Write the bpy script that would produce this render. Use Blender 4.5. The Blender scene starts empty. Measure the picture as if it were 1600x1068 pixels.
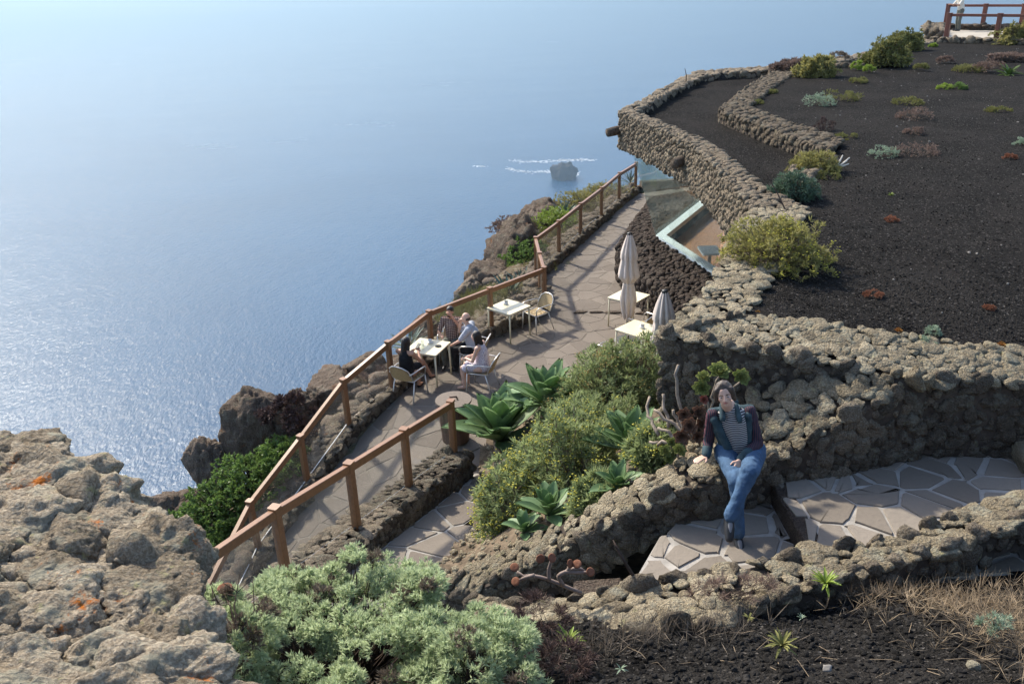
import bpy, bmesh, math, random
import numpy as np
from mathutils import Vector, Matrix, noise as mnoise

random.seed(7)
R = math.radians
scene = bpy.context.scene
col = scene.collection

# ------------------------------------------------------------------ camera
CAM_H = 7.8
F = 1300.0
PITCH, ROLL = R(23.5), R(2.0)
vf = np.array([0, math.cos(PITCH), -math.sin(PITCH)])
_u0 = np.array([0, math.sin(PITCH), math.cos(PITCH)])
_r0 = np.array([1.0, 0, 0])
vr = _r0 * math.cos(ROLL) - _u0 * math.sin(ROLL)
vu = _u0 * math.cos(ROLL) + _r0 * math.sin(ROLL)
CP = np.array([0, 0, CAM_H])
cam = bpy.data.cameras.new('camera')
cam.lens = 36 * F / 1600
cam.sensor_width = 36
cam.clip_start = 0.05
cam.clip_end = 200000
cam_o = bpy.data.objects.new('camera', cam)
col.objects.link(cam_o)
cam_o.matrix_world = Matrix(((vr[0], vu[0], -vf[0], 0), (vr[1], vu[1], -vf[1], 0), (vr[2], vu[2], -vf[2], CAM_H), (0, 0, 0, 1)))
scene.camera = cam_o

# ------------------------------------------------------------------ sky and sun
SUN_EL, SUN_AZ = R(40), R(-36)
w = bpy.data.worlds.new('World')
scene.world = w
w.use_nodes = True
nt = w.node_tree
sky = nt.nodes.new('ShaderNodeTexSky')
sky.sky_type = 'NISHITA'
sky.sun_disc = False
sky.sun_elevation = SUN_EL
sky.sun_rotation = SUN_AZ
sky.air_density = 1.0
sky.dust_density = 2.5
sky.altitude = 600
bg = nt.nodes['Background']
bg.inputs['Strength'].default_value = 0.15
nt.links.new(sky.outputs[0], bg.inputs[0])
sun = bpy.data.lights.new('sun', 'SUN')
sun.energy = 3.1
sun.angle = R(2.5)
sun.color = (1.0, 0.93, 0.80)
sun_o = bpy.data.objects.new('sun', sun)
col.objects.link(sun_o)
sdir = Vector((math.sin(SUN_AZ) * math.cos(SUN_EL), math.cos(SUN_AZ) * math.cos(SUN_EL), math.sin(SUN_EL)))
sun_o.rotation_euler = sdir.to_track_quat('Z', 'Y').to_euler()
sun_o.location = (0, 0, 60)
vs = scene.view_settings
vs.view_transform = 'Standard'
vs.look = 'None'
vs.gamma = 1
vs.use_curve_mapping = False
vs.exposure = 1.2
scene.cycles.use_denoising = True
scene.cycles.max_bounces = 8
scene.cycles.transparent_max_bounces = 16
scene.cycles.volume_bounces = 1
scene.cycles.sample_clamp_indirect = 4
scene.cycles.caustics_reflective = False
scene.cycles.caustics_refractive = False


# ------------------------------------------------------------------ helpers
def at(x, y, z):
    d = vf * F + vr * (x - 800) - vu * (y - 534)
    return CP + d * ((z - CAM_H) / d[2])


def atY(x, y, Y):
    d = vf * F + vr * (x - 800) - vu * (y - 534)
    return CP + d * (Y / d[1])


def pline(pts):
    return [at(*p) for p in pts]


def nrm(v):
    v = np.asarray(v, float)
    return v / (np.linalg.norm(v) + 1e-12)


class MB:
    """collects triangles"""
    def __init__(self):
        self.V = []
        self.T = []
        self.n = 0

    def add(self, V, T):
        V = np.asarray(V, float).reshape(-1, 3)
        T = np.asarray(T, int).reshape(-1, 3)
        self.V.append(V)
        self.T.append(T + self.n)
        self.n += len(V)
        return self

    def quads(self, V, Q):
        Q = np.asarray(Q, int).reshape(-1, 4)
        return self.add(V, np.concatenate([Q[:, [0, 1, 2]], Q[:, [0, 2, 3]]]))

    def beam(self, p0, p1, wd, ht, up=(0, 0, 1), ch=0.12):
        """bar of chamfered rectangular section"""
        p0, p1 = np.asarray(p0, float), np.asarray(p1, float)
        d = nrm(p1 - p0)
        up = np.asarray(up, float)
        s = np.cross(d, up)
        if np.linalg.norm(s) < 1e-4:
            s = np.cross(d, (1, 0, 0))
        s = nrm(s)
        u = np.cross(s, d)
        a, b = wd / 2, ht / 2
        c = min(a, b) * 2 * ch
        prof = [(-a + c, -b), (a - c, -b), (a, -b + c), (a, b - c), (a - c, b), (-a + c, b), (-a, b - c), (-a, -b + c)]
        V = [p + s * x + u * y for p in (p0, p1) for x, y in prof]
        T = []
        for i in range(8):
            j = (i + 1) % 8
            T += [(i, j, 8 + j), (i, 8 + j, 8 + i)]
        for i in range(1, 7):
            T += [(0, i + 1, i), (8, 8 + i, 8 + i + 1)]
        return self.add(V, T)

    def box(self, c, size, rz=0.0, ch=0.06):
        c = np.asarray(c, float)
        h = size[2] / 2
        return self.beam(c - (0, 0, h), c + (0, 0, h), size[0], size[1], up=(-math.sin(rz), math.cos(rz), 0), ch=ch)

    def tube(self, pts, radii, seg=8, cap=True):
        pts = [np.asarray(p, float) for p in pts]
        n = len(pts)
        if np.isscalar(radii):
            radii = [radii] * n
        V = []
        ref = None
        for i in range(n):
            t = nrm(pts[min(i + 1, n - 1)] - pts[max(i - 1, 0)])
            if ref is None:
                ref = np.cross(t, (0.3, 0.2, 1)) if abs(t[2]) < .9 else np.cross(t, (1, 0.1, 0))
            ref = nrm(ref - t * np.dot(ref, t))
            b = np.cross(t, ref)
            for k in range(seg):
                a = 2 * math.pi * k / seg
                V.append(pts[i] + (ref * math.cos(a) + b * math.sin(a)) * radii[i])
        T = []
        for i in range(n - 1):
            for k in range(seg):
                l = (k + 1) % seg
                a, b_, c, d = i * seg + k, i * seg + l, (i + 1) * seg + l, (i + 1) * seg + k
                T += [(a, b_, c), (a, c, d)]
        if cap:
            for k in range(1, seg - 1):
                T += [(0, k + 1, k), ((n - 1) * seg, (n - 1) * seg + k, (n - 1) * seg + k + 1)]
        return self.add(V, T)

    def capsule(self, p0, r0, p1, r1, seg=12):
        """tapered limb with round ends"""
        p0, p1 = np.asarray(p0, float), np.asarray(p1, float)
        L = np.linalg.norm(p1 - p0)
        d = (p1 - p0) / L if L > 1e-6 else np.array([0, 0, 1.0])
        pts, rad = [], []
        for k in range(5):
            a = math.pi / 2 * (1 - k / 4)
            pts.append(p0 - d * r0 * math.sin(a))
            rad.append(max(r0 * math.cos(a), 1e-4))
        for k in range(5):
            a = math.pi / 2 * k / 4
            pts.append(p1 + d * r1 * math.sin(a))
            rad.append(max(r1 * math.cos(a), 1e-4))
        return self.tube(pts, rad, seg)

    def lathe(self, prof, c=(0, 0, 0), seg=20):
        c = np.asarray(c, float)
        V = []
        n = len(prof)
        for r_, z in prof:
            for k in range(seg):
                a = 2 * math.pi * k / seg
                V.append(c + (r_ * math.cos(a), r_ * math.sin(a), z))
        T = []
        for i in range(n - 1):
            for k in range(seg):
                l = (k + 1) % seg
                a, b, cc, d = i * seg + k, i * seg + l, (i + 1) * seg + l, (i + 1) * seg + k
                T += [(a, b, cc), (a, cc, d)]
        for k in range(1, seg - 1):
            T += [(0, k + 1, k), ((n - 1) * seg, (n - 1) * seg + k, (n - 1) * seg + k + 1)]
        return self.add(V, T)

    def ell(self, c, rad, M=None):
        V = ICO2[0] * np.asarray(rad, float)
        if M is not None:
            V = V @ np.asarray(M, float).T
        return self.add(V + np.asarray(c, float), ICO2[1])

    def prism(self, poly, z0, z1):
        """flat polygon (list of xy) from z0 to z1; fan, for convex or nearly convex outlines"""
        n = len(poly)
        V = [(p[0], p[1], z0) for p in poly] + [(p[0], p[1], z1) for p in poly]
        T = []
        for i in range(n):
            j = (i + 1) % n
            T += [(i, j, n + j), (i, n + j, n + i)]
        for i in range(1, n - 1):
            T += [(0, i + 1, i), (n, n + i, n + i + 1)]
        return self.add(V, T)

    def arr(self):
        return np.concatenate(self.V), np.concatenate(self.T)


def raw_mesh(name, V, T, mat, smooth=False):
    me = bpy.data.meshes.new(name)
    V = np.asarray(V, np.float32)
    T = np.asarray(T, np.int32)
    me.vertices.add(len(V))
    me.vertices.foreach_set('co', V.ravel())
    me.loops.add(len(T) * 3)
    me.loops.foreach_set('vertex_index', T.ravel())
    me.polygons.add(len(T))
    me.polygons.foreach_set('loop_start', np.arange(0, len(T) * 3, 3, dtype=np.int32))
    me.polygons.foreach_set('loop_total', np.full(len(T), 3, np.int32))
    me.polygons.foreach_set('use_smooth', np.full(len(T), bool(smooth)))
    me.update(calc_edges=True)
    if mat is not None:
        me.materials.append(mat)
    return me


def tag(o, label=None, cat=None, group=None, kind=None):
    if label:
        o['label'] = label
    if cat:
        o['category'] = cat
    if group:
        o['group'] = group
    if kind:
        o['kind'] = kind
    return o


def build(name, mb, mat, parent=None, label=None, cat=None, group=None, kind=None, smooth=False, local=False):
    """one mesh object; world vertices are moved to the thing's own origin unless local"""
    V, T = mb.arr() if isinstance(mb, MB) else mb
    V = np.array(V, float)
    loc = None
    if not local:
        if parent is None:
            loc = np.array([(V[:, 0].min() + V[:, 0].max()) / 2, (V[:, 1].min() + V[:, 1].max()) / 2, V[:, 2].min()])
            V = V - loc
        else:
            p = parent
            while p is not None:
                V = V - np.array(p.location)
                p = p.parent
    o = bpy.data.objects.new(name, raw_mesh(name, V, T, mat, smooth))
    col.objects.link(o)
    if loc is not None:
        o.location = loc
    if parent is not None:
        o.parent = parent
    return tag(o, label, cat, group, kind)


def empty(name, loc, label=None, cat=None, group=None, rz=0, kind=None):
    o = bpy.data.objects.new(name, None)
    o.empty_display_size = 0.2
    col.objects.link(o)
    o.location = loc
    o.rotation_euler = (0, 0, rz)
    return tag(o, label, cat, group, kind)


def copy_tree(o, parent=None):
    kids = [c for c in o.children]
    c = o.copy()
    col.objects.link(c)
    c.parent = parent
    for k in kids:
        copy_tree(k, c)
    return c


def ico(sub):
    bm = bmesh.new()
    bmesh.ops.create_icosphere(bm, subdivisions=sub, radius=1)
    V = np.array([v.co[:] for v in bm.verts])
    T = np.array([[v.index for v in f.verts] for f in bm.faces])
    bm.free()
    return V, T


ICO1, ICO2, ICO3, ICO4, ICO5 = ico(1), ico(2), ico(3), ico(4), ico(5)


# ------------------------------------------------------------------ materials
class NM:
    def __init__(self, name, rough=0.8, spec=0.3):
        self.m = bpy.data.materials.new(name)
        self.m.use_nodes = True
        self.t = self.m.node_tree
        self.p = self.t.nodes['Principled BSDF']
        self.p.inputs['Roughness'].default_value = rough
        self.p.inputs['Specular IOR Level'].default_value = spec

    def n(self, typ, **kw):
        nd = self.t.nodes.new(typ)
        for k, v in kw.items():
            if k in nd.inputs:
                nd.inputs[k].default_value = v
            else:
                setattr(nd, k, v)
        return nd

    def l(self, a, b):
        self.t.links.new(a, b)

    def coord(self, kind='Object', scale=None):
        tc = self.n('ShaderNodeTexCoord')
        if kind == 'World':
            g = self.n('ShaderNodeNewGeometry')
            return g.outputs['Position']
        return tc.outputs[kind]

    def noise(self, co, scale, detail=4, rough=.55, off=None):
        nd = self.n('ShaderNodeTexNoise', Scale=scale, Detail=detail, Roughness=rough)
        self.l(co, nd.inputs['Vector'])
        return nd.outputs['Fac']

    def ramp(self, fac, stops, interp='LINEAR'):
        nd = self.n('ShaderNodeValToRGB')
        nd.color_ramp.interpolation = interp
        el = nd.color_ramp.elements
        while len(el) < len(stops):
            el.new(0.5)
        for e, (p, c) in zip(el, stops):
            e.position = p
            e.color = (*c, 1) if len(c) == 3 else c
        self.l(fac, nd.inputs[0])
        return nd.outputs[0]

    def mix(self, fac, a, b, blend='MIX'):
        nd = self.n('ShaderNodeMix', data_type='RGBA', blend_type=blend)
        for s, v in ((0, fac), (6, a), (7, b)):
            if hasattr(v, 'links'):
                self.l(v, nd.inputs[s])
            else:
                nd.inputs[s].default_value = v if s == 0 else (*v, 1)
        return nd.outputs[2]

    def math(self, op, a, b=0.5):
        nd = self.n('ShaderNodeMath', operation=op)
        for s, v in ((0, a), (1, b)):
            if hasattr(v, 'links'):
                self.l(v, nd.inputs[s])
            else:
                nd.inputs[s].default_value = v
        return nd.outputs[0]

    def rand(self):
        return self.n('ShaderNodeObjectInfo').outputs['Random']

    def color(self, c):
        if hasattr(c, 'links'):
            self.l(c, self.p.inputs['Base Color'])
        else:
            self.p.inputs['Base Color'].default_value = (*c, 1)
        return self

    def bump(self, h, strength=.5, dist=.02):
        nd = self.n('ShaderNodeBump', Strength=strength, Distance=dist)
        self.l(h, nd.inputs['Height'])
        self.l(nd.outputs[0], self.p.inputs['Normal'])
        return nd


def simple(name, c, rough=.6, spec=.3, var=0.15, scale=8, metal=0.0, bump=0.0, bscale=60, coord='Object'):
    m = NM(name, rough, spec)
    co = m.coord(coord)
    f = m.noise(co, scale)
    a = tuple(x * (1 - var) for x in c)
    b = tuple(min(1, x * (1 + var)) for x in c)
    m.color(m.ramp(f, [(.3, a), (.7, b)]))
    m.p.inputs['Metallic'].default_value = metal
    if bump:
        m.bump(m.noise(co, bscale), bump, .01)
    return m.m


def stone_mat(name, cols, lichen=0.5, orange=0.0, pit=1.0, wscale=1.0, dark=1.0):
    """porous volcanic rock: tan, brown and grey, pits, pale lichen; varies stone by stone"""
    m = NM(name, .95, .15)
    co = m.coord('World')
    big = m.noise(co, 2.3 * wscale, 3)
    mid = m.noise(co, 11 * wscale, 6, .65)
    fine = m.noise(co, 70 * wscale, 5, .7)
    fac = m.math('ADD', m.math('MULTIPLY', m.rand(), .45), m.math('MULTIPLY', mid, .6))
    c = m.ramp(fac, [(.18, cols[0]), (.42, cols[1]), (.62, cols[2]), (.85, cols[3])])
    c = m.mix(m.ramp(fine, [(.42, (0, 0, 0)), (.62, (1, 1, 1))]), m.mix(1.0, c, (.52, .49, .46), 'MULTIPLY'), c)
    if lichen:
        lf = m.math('MULTIPLY', m.ramp(m.noise(co, 6 * wscale, 5, .7), [(.52, (0, 0, 0)), (.64, (1, 1, 1))]), lichen)
        c = m.mix(lf, c, (.30, .29, .22))
        lf2 = m.math('MULTIPLY', m.ramp(m.noise(co, 9.7 * wscale, 5, .75), [(.6, (0, 0, 0)), (.68, (1, 1, 1))]), lichen * .8)
        c = m.mix(lf2, c, (.36, .34, .16))
    if orange:
        of = m.math('MULTIPLY', m.ramp(m.noise(co, 3.1 * wscale, 6, .75), [(.60, (0, 0, 0)), (.66, (1, 1, 1))]), orange)
        c = m.mix(of, c, (.42, .13, .02))
    m.color(c)
    vo = m.n('ShaderNodeTexVoronoi', Scale=38 * wscale)
    m.l(co, vo.inputs['Vector'])
    h = m.math('ADD', m.math('MULTIPLY', mid, 1.4), m.math('ADD', m.math('MULTIPLY', fine, .7), m.math('MULTIPLY', vo.outputs['Distance'], .5)))
    m.bump(h, min(1.0, .95 * pit), .05 / wscale)
    return m.m


def leaf_mat(name, c1, c2, c3=None, rough=.5, trans=.25, scale=3.0):
    m = NM(name, rough, .35)
    co = m.coord('World')
    f = m.noise(co, scale, 3)
    f2 = m.noise(co, scale * 9, 2)
    st = [(.32, c1), (.62, c2)]
    if c3:
        st.append((.8, c3))
    c = m.ramp(m.math('ADD', m.math('MULTIPLY', f, .6), m.math('MULTIPLY', f2, .4)), st)
    m.color(c)
    tr = m.n('ShaderNodeBsdfTranslucent')
    m.l(c, tr.inputs[0])
    mx = m.n('ShaderNodeMixShader')
    mx.inputs[0].default_value = trans
    m.l(m.p.outputs[0], mx.inputs[1])
    m.l(tr.outputs[0], mx.inputs[2])
    m.l(mx.outputs[0], m.t.nodes['Material Output'].inputs[0])
    return m.m


def glass_mat(name, tint, refl_rough=.02, dust_sheen=.06, dcol=(.6, .6, .55)):
    """thin pane: see-through, mirror by angle, a pale film for milky reflection and dust"""
    m = NM(name)
    t = m.n('ShaderNodeBsdfTransparent')
    t.inputs[0].default_value = (*tint, 1)
    g = m.n('ShaderNodeBsdfGlossy', Roughness=refl_rough)
    fr = m.n('ShaderNodeFresnel', IOR=1.5)
    mx = m.n('ShaderNodeMixShader')
    gm = m.n('ShaderNodeNewGeometry')
    m.l(m.math('MULTIPLY', fr.outputs[0], m.math('SUBTRACT', 1.0, gm.outputs['Backfacing'])), mx.inputs[0])
    m.l(t.outputs[0], mx.inputs[1])
    m.l(g.outputs[0], mx.inputs[2])
    d = m.n('ShaderNodeBsdfDiffuse')
    d.inputs[0].default_value = (*dcol, 1)
    mx2 = m.n('ShaderNodeMixShader')
    f = m.math('MULTIPLY', m.noise(m.coord('World'), 2.0, 4), dust_sheen * 2)
    m.l(f, mx2.inputs[0])
    m.l(mx.outputs[0], mx2.inputs[1])
    m.l(d.outputs[0], mx2.inputs[2])
    m.l(mx2.outputs[0], m.t.nodes['Material Output'].inputs[0])
    return m.m


M = {}
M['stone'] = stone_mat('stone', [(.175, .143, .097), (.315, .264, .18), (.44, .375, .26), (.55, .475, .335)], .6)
M['stone_grey'] = stone_mat('stone_grey', [(.12, .098, .073), (.21, .172, .128), (.30, .245, .18), (.38, .315, .235)], .35)
M['stone_basalt'] = stone_mat('stone_basalt', [(.065, .05, .042), (.11, .085, .07), (.15, .115, .09), (.19, .155, .12)], .12)
M['stone_roof'] = stone_mat('stone_roof', [(.13, .104, .076), (.22, .177, .128), (.30, .245, .178), (.38, .31, .225)], .3, wscale=.8)
M['rock_lichen'] = stone_mat('rock_lichen', [(.20, .162, .112), (.33, .272, .195), (.43, .36, .265), (.52, .445, .335)], .7, 1.0, .9)
M['rock_cliff'] = stone_mat('rock_cliff', [(.09, .07, .056), (.17, .13, .10), (.23, .18, .14), (.31, .255, .20)], .3, .25, 1.6, .8)
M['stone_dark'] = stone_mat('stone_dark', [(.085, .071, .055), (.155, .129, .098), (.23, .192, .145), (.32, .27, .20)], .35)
M['core'] = simple('core', (.06, .048, .038), .95, .1, .4, 14, bump=.8, bscale=30)
M['soil'] = simple('soil', (.125, .094, .064), .95, .1, .5, 9, bump=1.0, bscale=22, coord='Object')


def gravel_material():
    m = NM('gravel', 1.0, .04)
    co = m.coord('World')
    vo = m.n('ShaderNodeTexVoronoi', Scale=55)
    m.l(co, vo.inputs['Vector'])
    fine = m.ramp(m.n('ShaderNodeSeparateColor').outputs[0], [(0, (0, 0, 0)), (1, (1, 1, 1))])
    sc = m.t.nodes[-2]
    m.l(vo.outputs['Color'], sc.inputs[0])
    c = m.ramp(sc.outputs[0], [(.0, (.007, .0066, .006)), (.55, (.014, .013, .0118)), (.93, (.028, .0255, .023)), (.985, (.10, .09, .08))])
    patch = m.ramp(m.noise(co, .7, 6, .65), [(.4, (0, 0, 0)), (.72, (1, 1, 1))])
    c = m.mix(m.math('MULTIPLY', patch, .55), c, (.034, .030, .027))
    m.color(c)
    h = m.math('ADD', m.math('MULTIPLY', vo.outputs['Distance'], 1.0), m.math('MULTIPLY', m.noise(co, 16, 4), .8))
    m.bump(h, .8, .03)
    return m.m


M['gravel'] = gravel_material()
M['pebble'] = simple('pebble', (.021, .0195, .018), 1.0, .05, .8, 3, coord='Object')


def flag_material(name, cols):
    m = NM(name, .8, .3)
    co = m.coord('World')
    n1 = m.noise(co, 1.6, 5, .6)
    n2 = m.noise(co, 22, 5, .65)
    f = m.math('ADD', m.math('MULTIPLY', m.rand(), .5), m.math('ADD', m.math('MULTIPLY', n1, .35), m.math('MULTIPLY', n2, .2)))
    c = m.ramp(f, [(.2, cols[0]), (.5, cols[1]), (.8, cols[2])])
    m.color(c)
    m.bump(m.math('ADD', n2, m.noise(co, 5, 3)), .35, .02)
    return m.m


M['flag'] = flag_material('flag', [(.115, .092, .072), (.15, .122, .096), (.19, .157, .125)])
M['flag_path'] = flag_material('flag_path', [(.135, .112, .088), (.195, .165, .132), (.26, .222, .18)])
M['mortar'] = simple('mortar', (.185, .16, .13), .9, .1, .25, 5, bump=.4, bscale=50)
M['mortar_pale'] = simple('mortar_pale', (.33, .305, .27), .9, .1, .25, 6, bump=.4, bscale=50)


def wood_material(name, c, rough=.42):
    m = NM(name, rough, .4)
    co = m.coord('Object')
    mp = m.n('ShaderNodeMapping')
    mp.inputs['Scale'].default_value = (9, 9, 9)
    m.l(co, mp.inputs[0])
    f = m.noise(mp.outputs[0], 2.5, 6, .7)
    f2 = m.noise(co, 1.1, 3)
    fac = m.math('ADD', m.math('MULTIPLY', f, .6), m.math('MULTIPLY', f2, .4))
    m.color(m.ramp(fac, [(.3, tuple(x * .6 for x in c)), (.5, c), (.72, tuple(x * 1.35 for x in c))]))
    m.bump(f, .2, .006)
    return m.m


M['wood'] = wood_material('wood', (.215, .102, .045))
M['wood_dark'] = wood_material('wood_dark', (.15, .05, .03), .6)
M['barrel'] = wood_material('barrel', (.085, .045, .028), .6)
M['barrel_lid'] = wood_material('barrel_lid', (.13, .10, .075), .75)
M['floor_wood'] = wood_material('floor_wood', (.42, .20, .085), .3)
M['glass'] = glass_mat('glass', (.985, .99, .985), .03, .05, (.5, .48, .42))  # dusty film made stronger to paint in the panels' milky reflection
M['glass_teal'] = glass_mat('glass_teal', (.93, .97, .965), .02, .035, (.5, .6, .58))
M['glass_clear'] = glass_mat('glass_clear', (.95, .97, .96), .02, .05)
M['sill'] = simple('sill', (.76, .79, .77), .4, .5, .05)
M['white'] = simple('white', (.72, .71, .68), .5, .4, .05)
M['alu'] = simple('alu', (.62, .60, .56), .35, .5, .06, metal=.6)
M['cream'] = simple('cream', (.68, .61, .42), .35, .5, .04)
M['wicker'] = None


def wicker_material():
    m = NM('wicker', .55, .35)
    co = m.coord('Object')
    wv = m.n('ShaderNodeTexWave', Scale=45, Distortion=0.6)
    wv.bands_direction = 'Z'
    m.l(co, wv.inputs[0])
    wx = m.n('ShaderNodeTexWave', Scale=45, Distortion=0.6)
    wx.bands_direction = 'X'
    m.l(co, wx.inputs[0])
    f = m.math('MULTIPLY', m.math('ADD', wv.outputs['Fac'], wx.outputs['Fac']), .5)
    m.color(m.ramp(f, [(.2, (.20, .12, .05)), (.6, (.50, .36, .17)), (.9, (.62, .48, .27))]))
    m.bump(f, .5, .006)
    return m.m


M['wicker'] = wicker_material()
M['fabric'] = simple('fabric', (.56, .48, .42), .95, .1, .06, 20, bump=.2)
M['black'] = simple('black', (.02, .02, .02), .5, .4, .2)
M['iron'] = simple('iron', (.05, .05, .05), .6, .4, .2)


# ------------------------------------------------------------------ the sea, the islet and its surf
SEA = -640.0


def sea_material():
    m = NM('sea', .24, .30)
    m.p.inputs['IOR'].default_value = 1.333
    co = m.coord('World')
    n0 = m.noise(co, .0016, 4)
    m.color(m.ramp(n0, [(.35, (.006, .046, .105)), (.65, (.010, .060, .13))]))
    m2 = m.n('ShaderNodeMapping')
    m2.inputs['Rotation'].default_value = (0, 0, R(-20))
    m2.inputs['Scale'].default_value = (.35, 1.0, 1)
    m.l(co, m2.inputs[0])
    stk = m.noise(m2.outputs[0], .0022, 6, .65)
    m.l(m.n('ShaderNodeMapRange').outputs[0], m.p.inputs['Roughness'])
    mr = m.t.nodes[-1]
    m.l(stk, mr.inputs[0])
    mr.inputs[1].default_value, mr.inputs[2].default_value, mr.inputs[3].default_value, mr.inputs[4].default_value = .3, .7, .20, .28
    mp = m.n('ShaderNodeMapping')
    mp.inputs['Rotation'].default_value = (0, 0, R(25))
    mp.inputs['Scale'].default_value = (1.0, .45, 1)
    m.l(co, mp.inputs[0])
    a = m.noise(mp.outputs[0], .16, 5, .6)
    b = m.noise(mp.outputs[0], .028, 3, .5)
    m.bump(m.math('ADD', m.math('MULTIPLY', a, 1.0), m.math('MULTIPLY', b, 1.0)), 1.0, 2.1)
    return m.m


M['sea'] = sea_material()
SR = 30000.0
mb = MB()
rings = [0, 300, 600, 900, 1300, 1800, 2500, 3500, 5000, 8000, 14000, 22000, SR]
seg = 64
V = [(0, 0, SEA)]
T = []
for r_ in rings[1:]:
    V += [(r_ * math.cos(2 * math.pi * k / seg), r_ * math.sin(2 * math.pi * k / seg), SEA) for k in range(seg)]
for k in range(seg):
    T.append((0, 1 + k, 1 + (k + 1) % seg))
for i in range(len(rings) - 2):
    for k in range(seg):
        l = (k + 1) % seg
        a, b, c, d = 1 + i * seg + k, 1 + (i + 1) * seg + k, 1 + (i + 1) * seg + l, 1 + i * seg + l
        T += [(a, b, c), (a, c, d)]
build('sea', (np.array(V), np.array(T)), M['sea'], kind='structure', local=True)

islet_c = at(881, 278, SEA)
kpx = F / np.dot(islet_c - CP, vf)
iw = 36 / kpx
V = ICO4[0].copy()
for i, v in enumerate(V):
    nv = Vector(v * 1.3)
    V[i] = v * (1 + .36 * mnoise.noise(nv * 1.6) + .26 * mnoise.noise(nv * 3.3) + .14 * mnoise.noise(nv * 7))
V[:, 2] = np.where(V[:, 2] > .55, .55 + (V[:, 2] - .55) * .35, V[:, 2])
V = V * (iw * .52, iw * .5, iw * .95) + islet_c + (0, 0, -iw * .02)
m_islet = stone_mat('islet_rock', [(.07, .06, .055), (.11, .095, .085), (.15, .13, .11), (.2, .175, .15)], .1, 0, 1.0, .02)
build('islet', (V, ICO4[1]), m_islet, label='lone dark rock islet standing in the sea with surf round it', cat='islet', smooth=True)
M['foam'] = simple('foam', (.75, .78, .8), .9, .1, .1)


def foam_streak(mb, pts, wid):
    """patchy surf: many small flat flakes along a line on the water"""
    pts = [np.array(p) for p in pts]
    for i in range(len(pts) - 1):
        a, b = pts[i], pts[i + 1]
        L = np.linalg.norm(b - a)
        n = int(L / 1.5)
        for k in range(n):
            t = (k + random.random()) / n
            env = wid * (.35 + .65 * abs(mnoise.noise(Vector((t * 5 + i * 3, 1.3, i)))) * 1.8)
            c = a + (b - a) * t + np.array([random.gauss(0, 8), random.gauss(0, env * 1.8), .25])
            r_ = random.uniform(1.2, 4.2)
            m_ = random.randint(5, 8)
            ph = random.random() * 6
            poly = [(c[0] + r_ * random.uniform(.6, 1.3) * 1.6 * math.cos(ph + 6.283 * q / m_), c[1] + r_ * random.uniform(.5, 1.2) * math.sin(ph + 6.283 * q / m_)) for q in range(m_)]
            mb.prism(poly, SEA + .05, SEA + .3)


mb = MB()
foam_streak(mb, [at(790, 263, SEA), at(825, 269, SEA), at(862, 268, SEA)], 10)
foam_streak(mb, [at(855, 268, SEA), at(868, 270, SEA)], 16)
foam_streak(mb, [at(800, 252, SEA), at(850, 253, SEA), at(885, 250, SEA), at(928, 250, SEA)], 11)
foam_streak(mb, [at(870, 251, SEA), at(915, 249, SEA)], 14)
foam_streak(mb, [at(870, 277, SEA), at(884, 279, SEA)], 8)
foam_streak(mb, [at(744, 260, SEA), at(760, 260, SEA)], 5)
foam_streak(mb, [at(896, 270, SEA), at(902, 275, SEA)], 8)
build('surf', mb, M['foam'], label='white surf breaking round the islet', cat='surf', kind='stuff')

# ------------------------------------------------------------------ stones
STONES = []          # shared meshes
STONES_LOW = []
for i in range(14):
    rs_ = random.Random(100 + i)
    s = i * 7.31
    pl = []
    for k in range(rs_.randint(9, 14)):
        pl.append((nrm([rs_.gauss(0, 1), rs_.gauss(0, 1), rs_.gauss(0, 1)]), rs_.uniform(.50, .86)))
    for src, dst, hi in ((ICO3[0], STONES, 1), (ICO2[0], STONES_LOW, 0)):
        V = src.copy()
        for k, v in enumerate(src):
            f = 1.0
            for nn, d in pl:
                c = float(np.dot(nn, v))
                if c > .05:
                    f = min(f, d / c)
            vv = Vector(v)
            f *= 1.06 + .10 * mnoise.noise(vv * 1.6 + Vector((s, 0, 0))) + .10 * mnoise.noise(vv * 3.4 + Vector((0, s, 0)))
            if hi:
                f += .09 * mnoise.noise(vv * 6.5 + Vector((0, 0, s))) + .05 * mnoise.noise(vv * 13 + Vector((0, s, s)))
            V[k] = v * f * 1.12
        dst.append(V)


def resample(P, n):
    P = np.array(P, float)
    d = np.r_[0, np.cumsum(np.linalg.norm(np.diff(P, axis=0), axis=1))]
    t = np.linspace(0, d[-1], n)
    return np.stack([np.interp(t, d, P[:, k]) for k in range(3)], 1)


def plen(P):
    return float(np.sum(np.linalg.norm(np.diff(np.array(P, float), axis=0), axis=1)))


def patch(P, Q, s, hint, rs, jit=.28):
    """stone seats over the strip between two lines: (point, tangent, across, normal, size)"""
    L = (plen(P) + plen(Q)) / 2
    n = max(2, int(L / s) + 1)
    a, b = resample(P, n), resample(Q, n)
    out = []
    for i in range(n):
        wdt = np.linalg.norm(b[i] - a[i])
        m_ = max(1, int(round(wdt / s)))
        t = nrm((a[min(i + 1, n - 1)] - a[max(i - 1, 0)]) + (b[min(i + 1, n - 1)] - b[max(i - 1, 0)]))
        c = nrm(b[i] - a[i])
        nn = nrm(np.cross(t, c))
        if np.dot(nn, hint) < 0:
            nn = -nn
        for j in range(m_):
            v = (j + .5 + rs.uniform(-jit, jit) + (.25 if i % 2 else -.25) * (m_ > 1)) / m_
            v = min(max(v, .02), .98)
            p = a[i] + (b[i] - a[i]) * v + t * rs.uniform(-jit, jit) * s
            out.append((p, t, c, nn, s * min(1.0, max(.7, wdt / m_ / s))))
    return out


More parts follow.
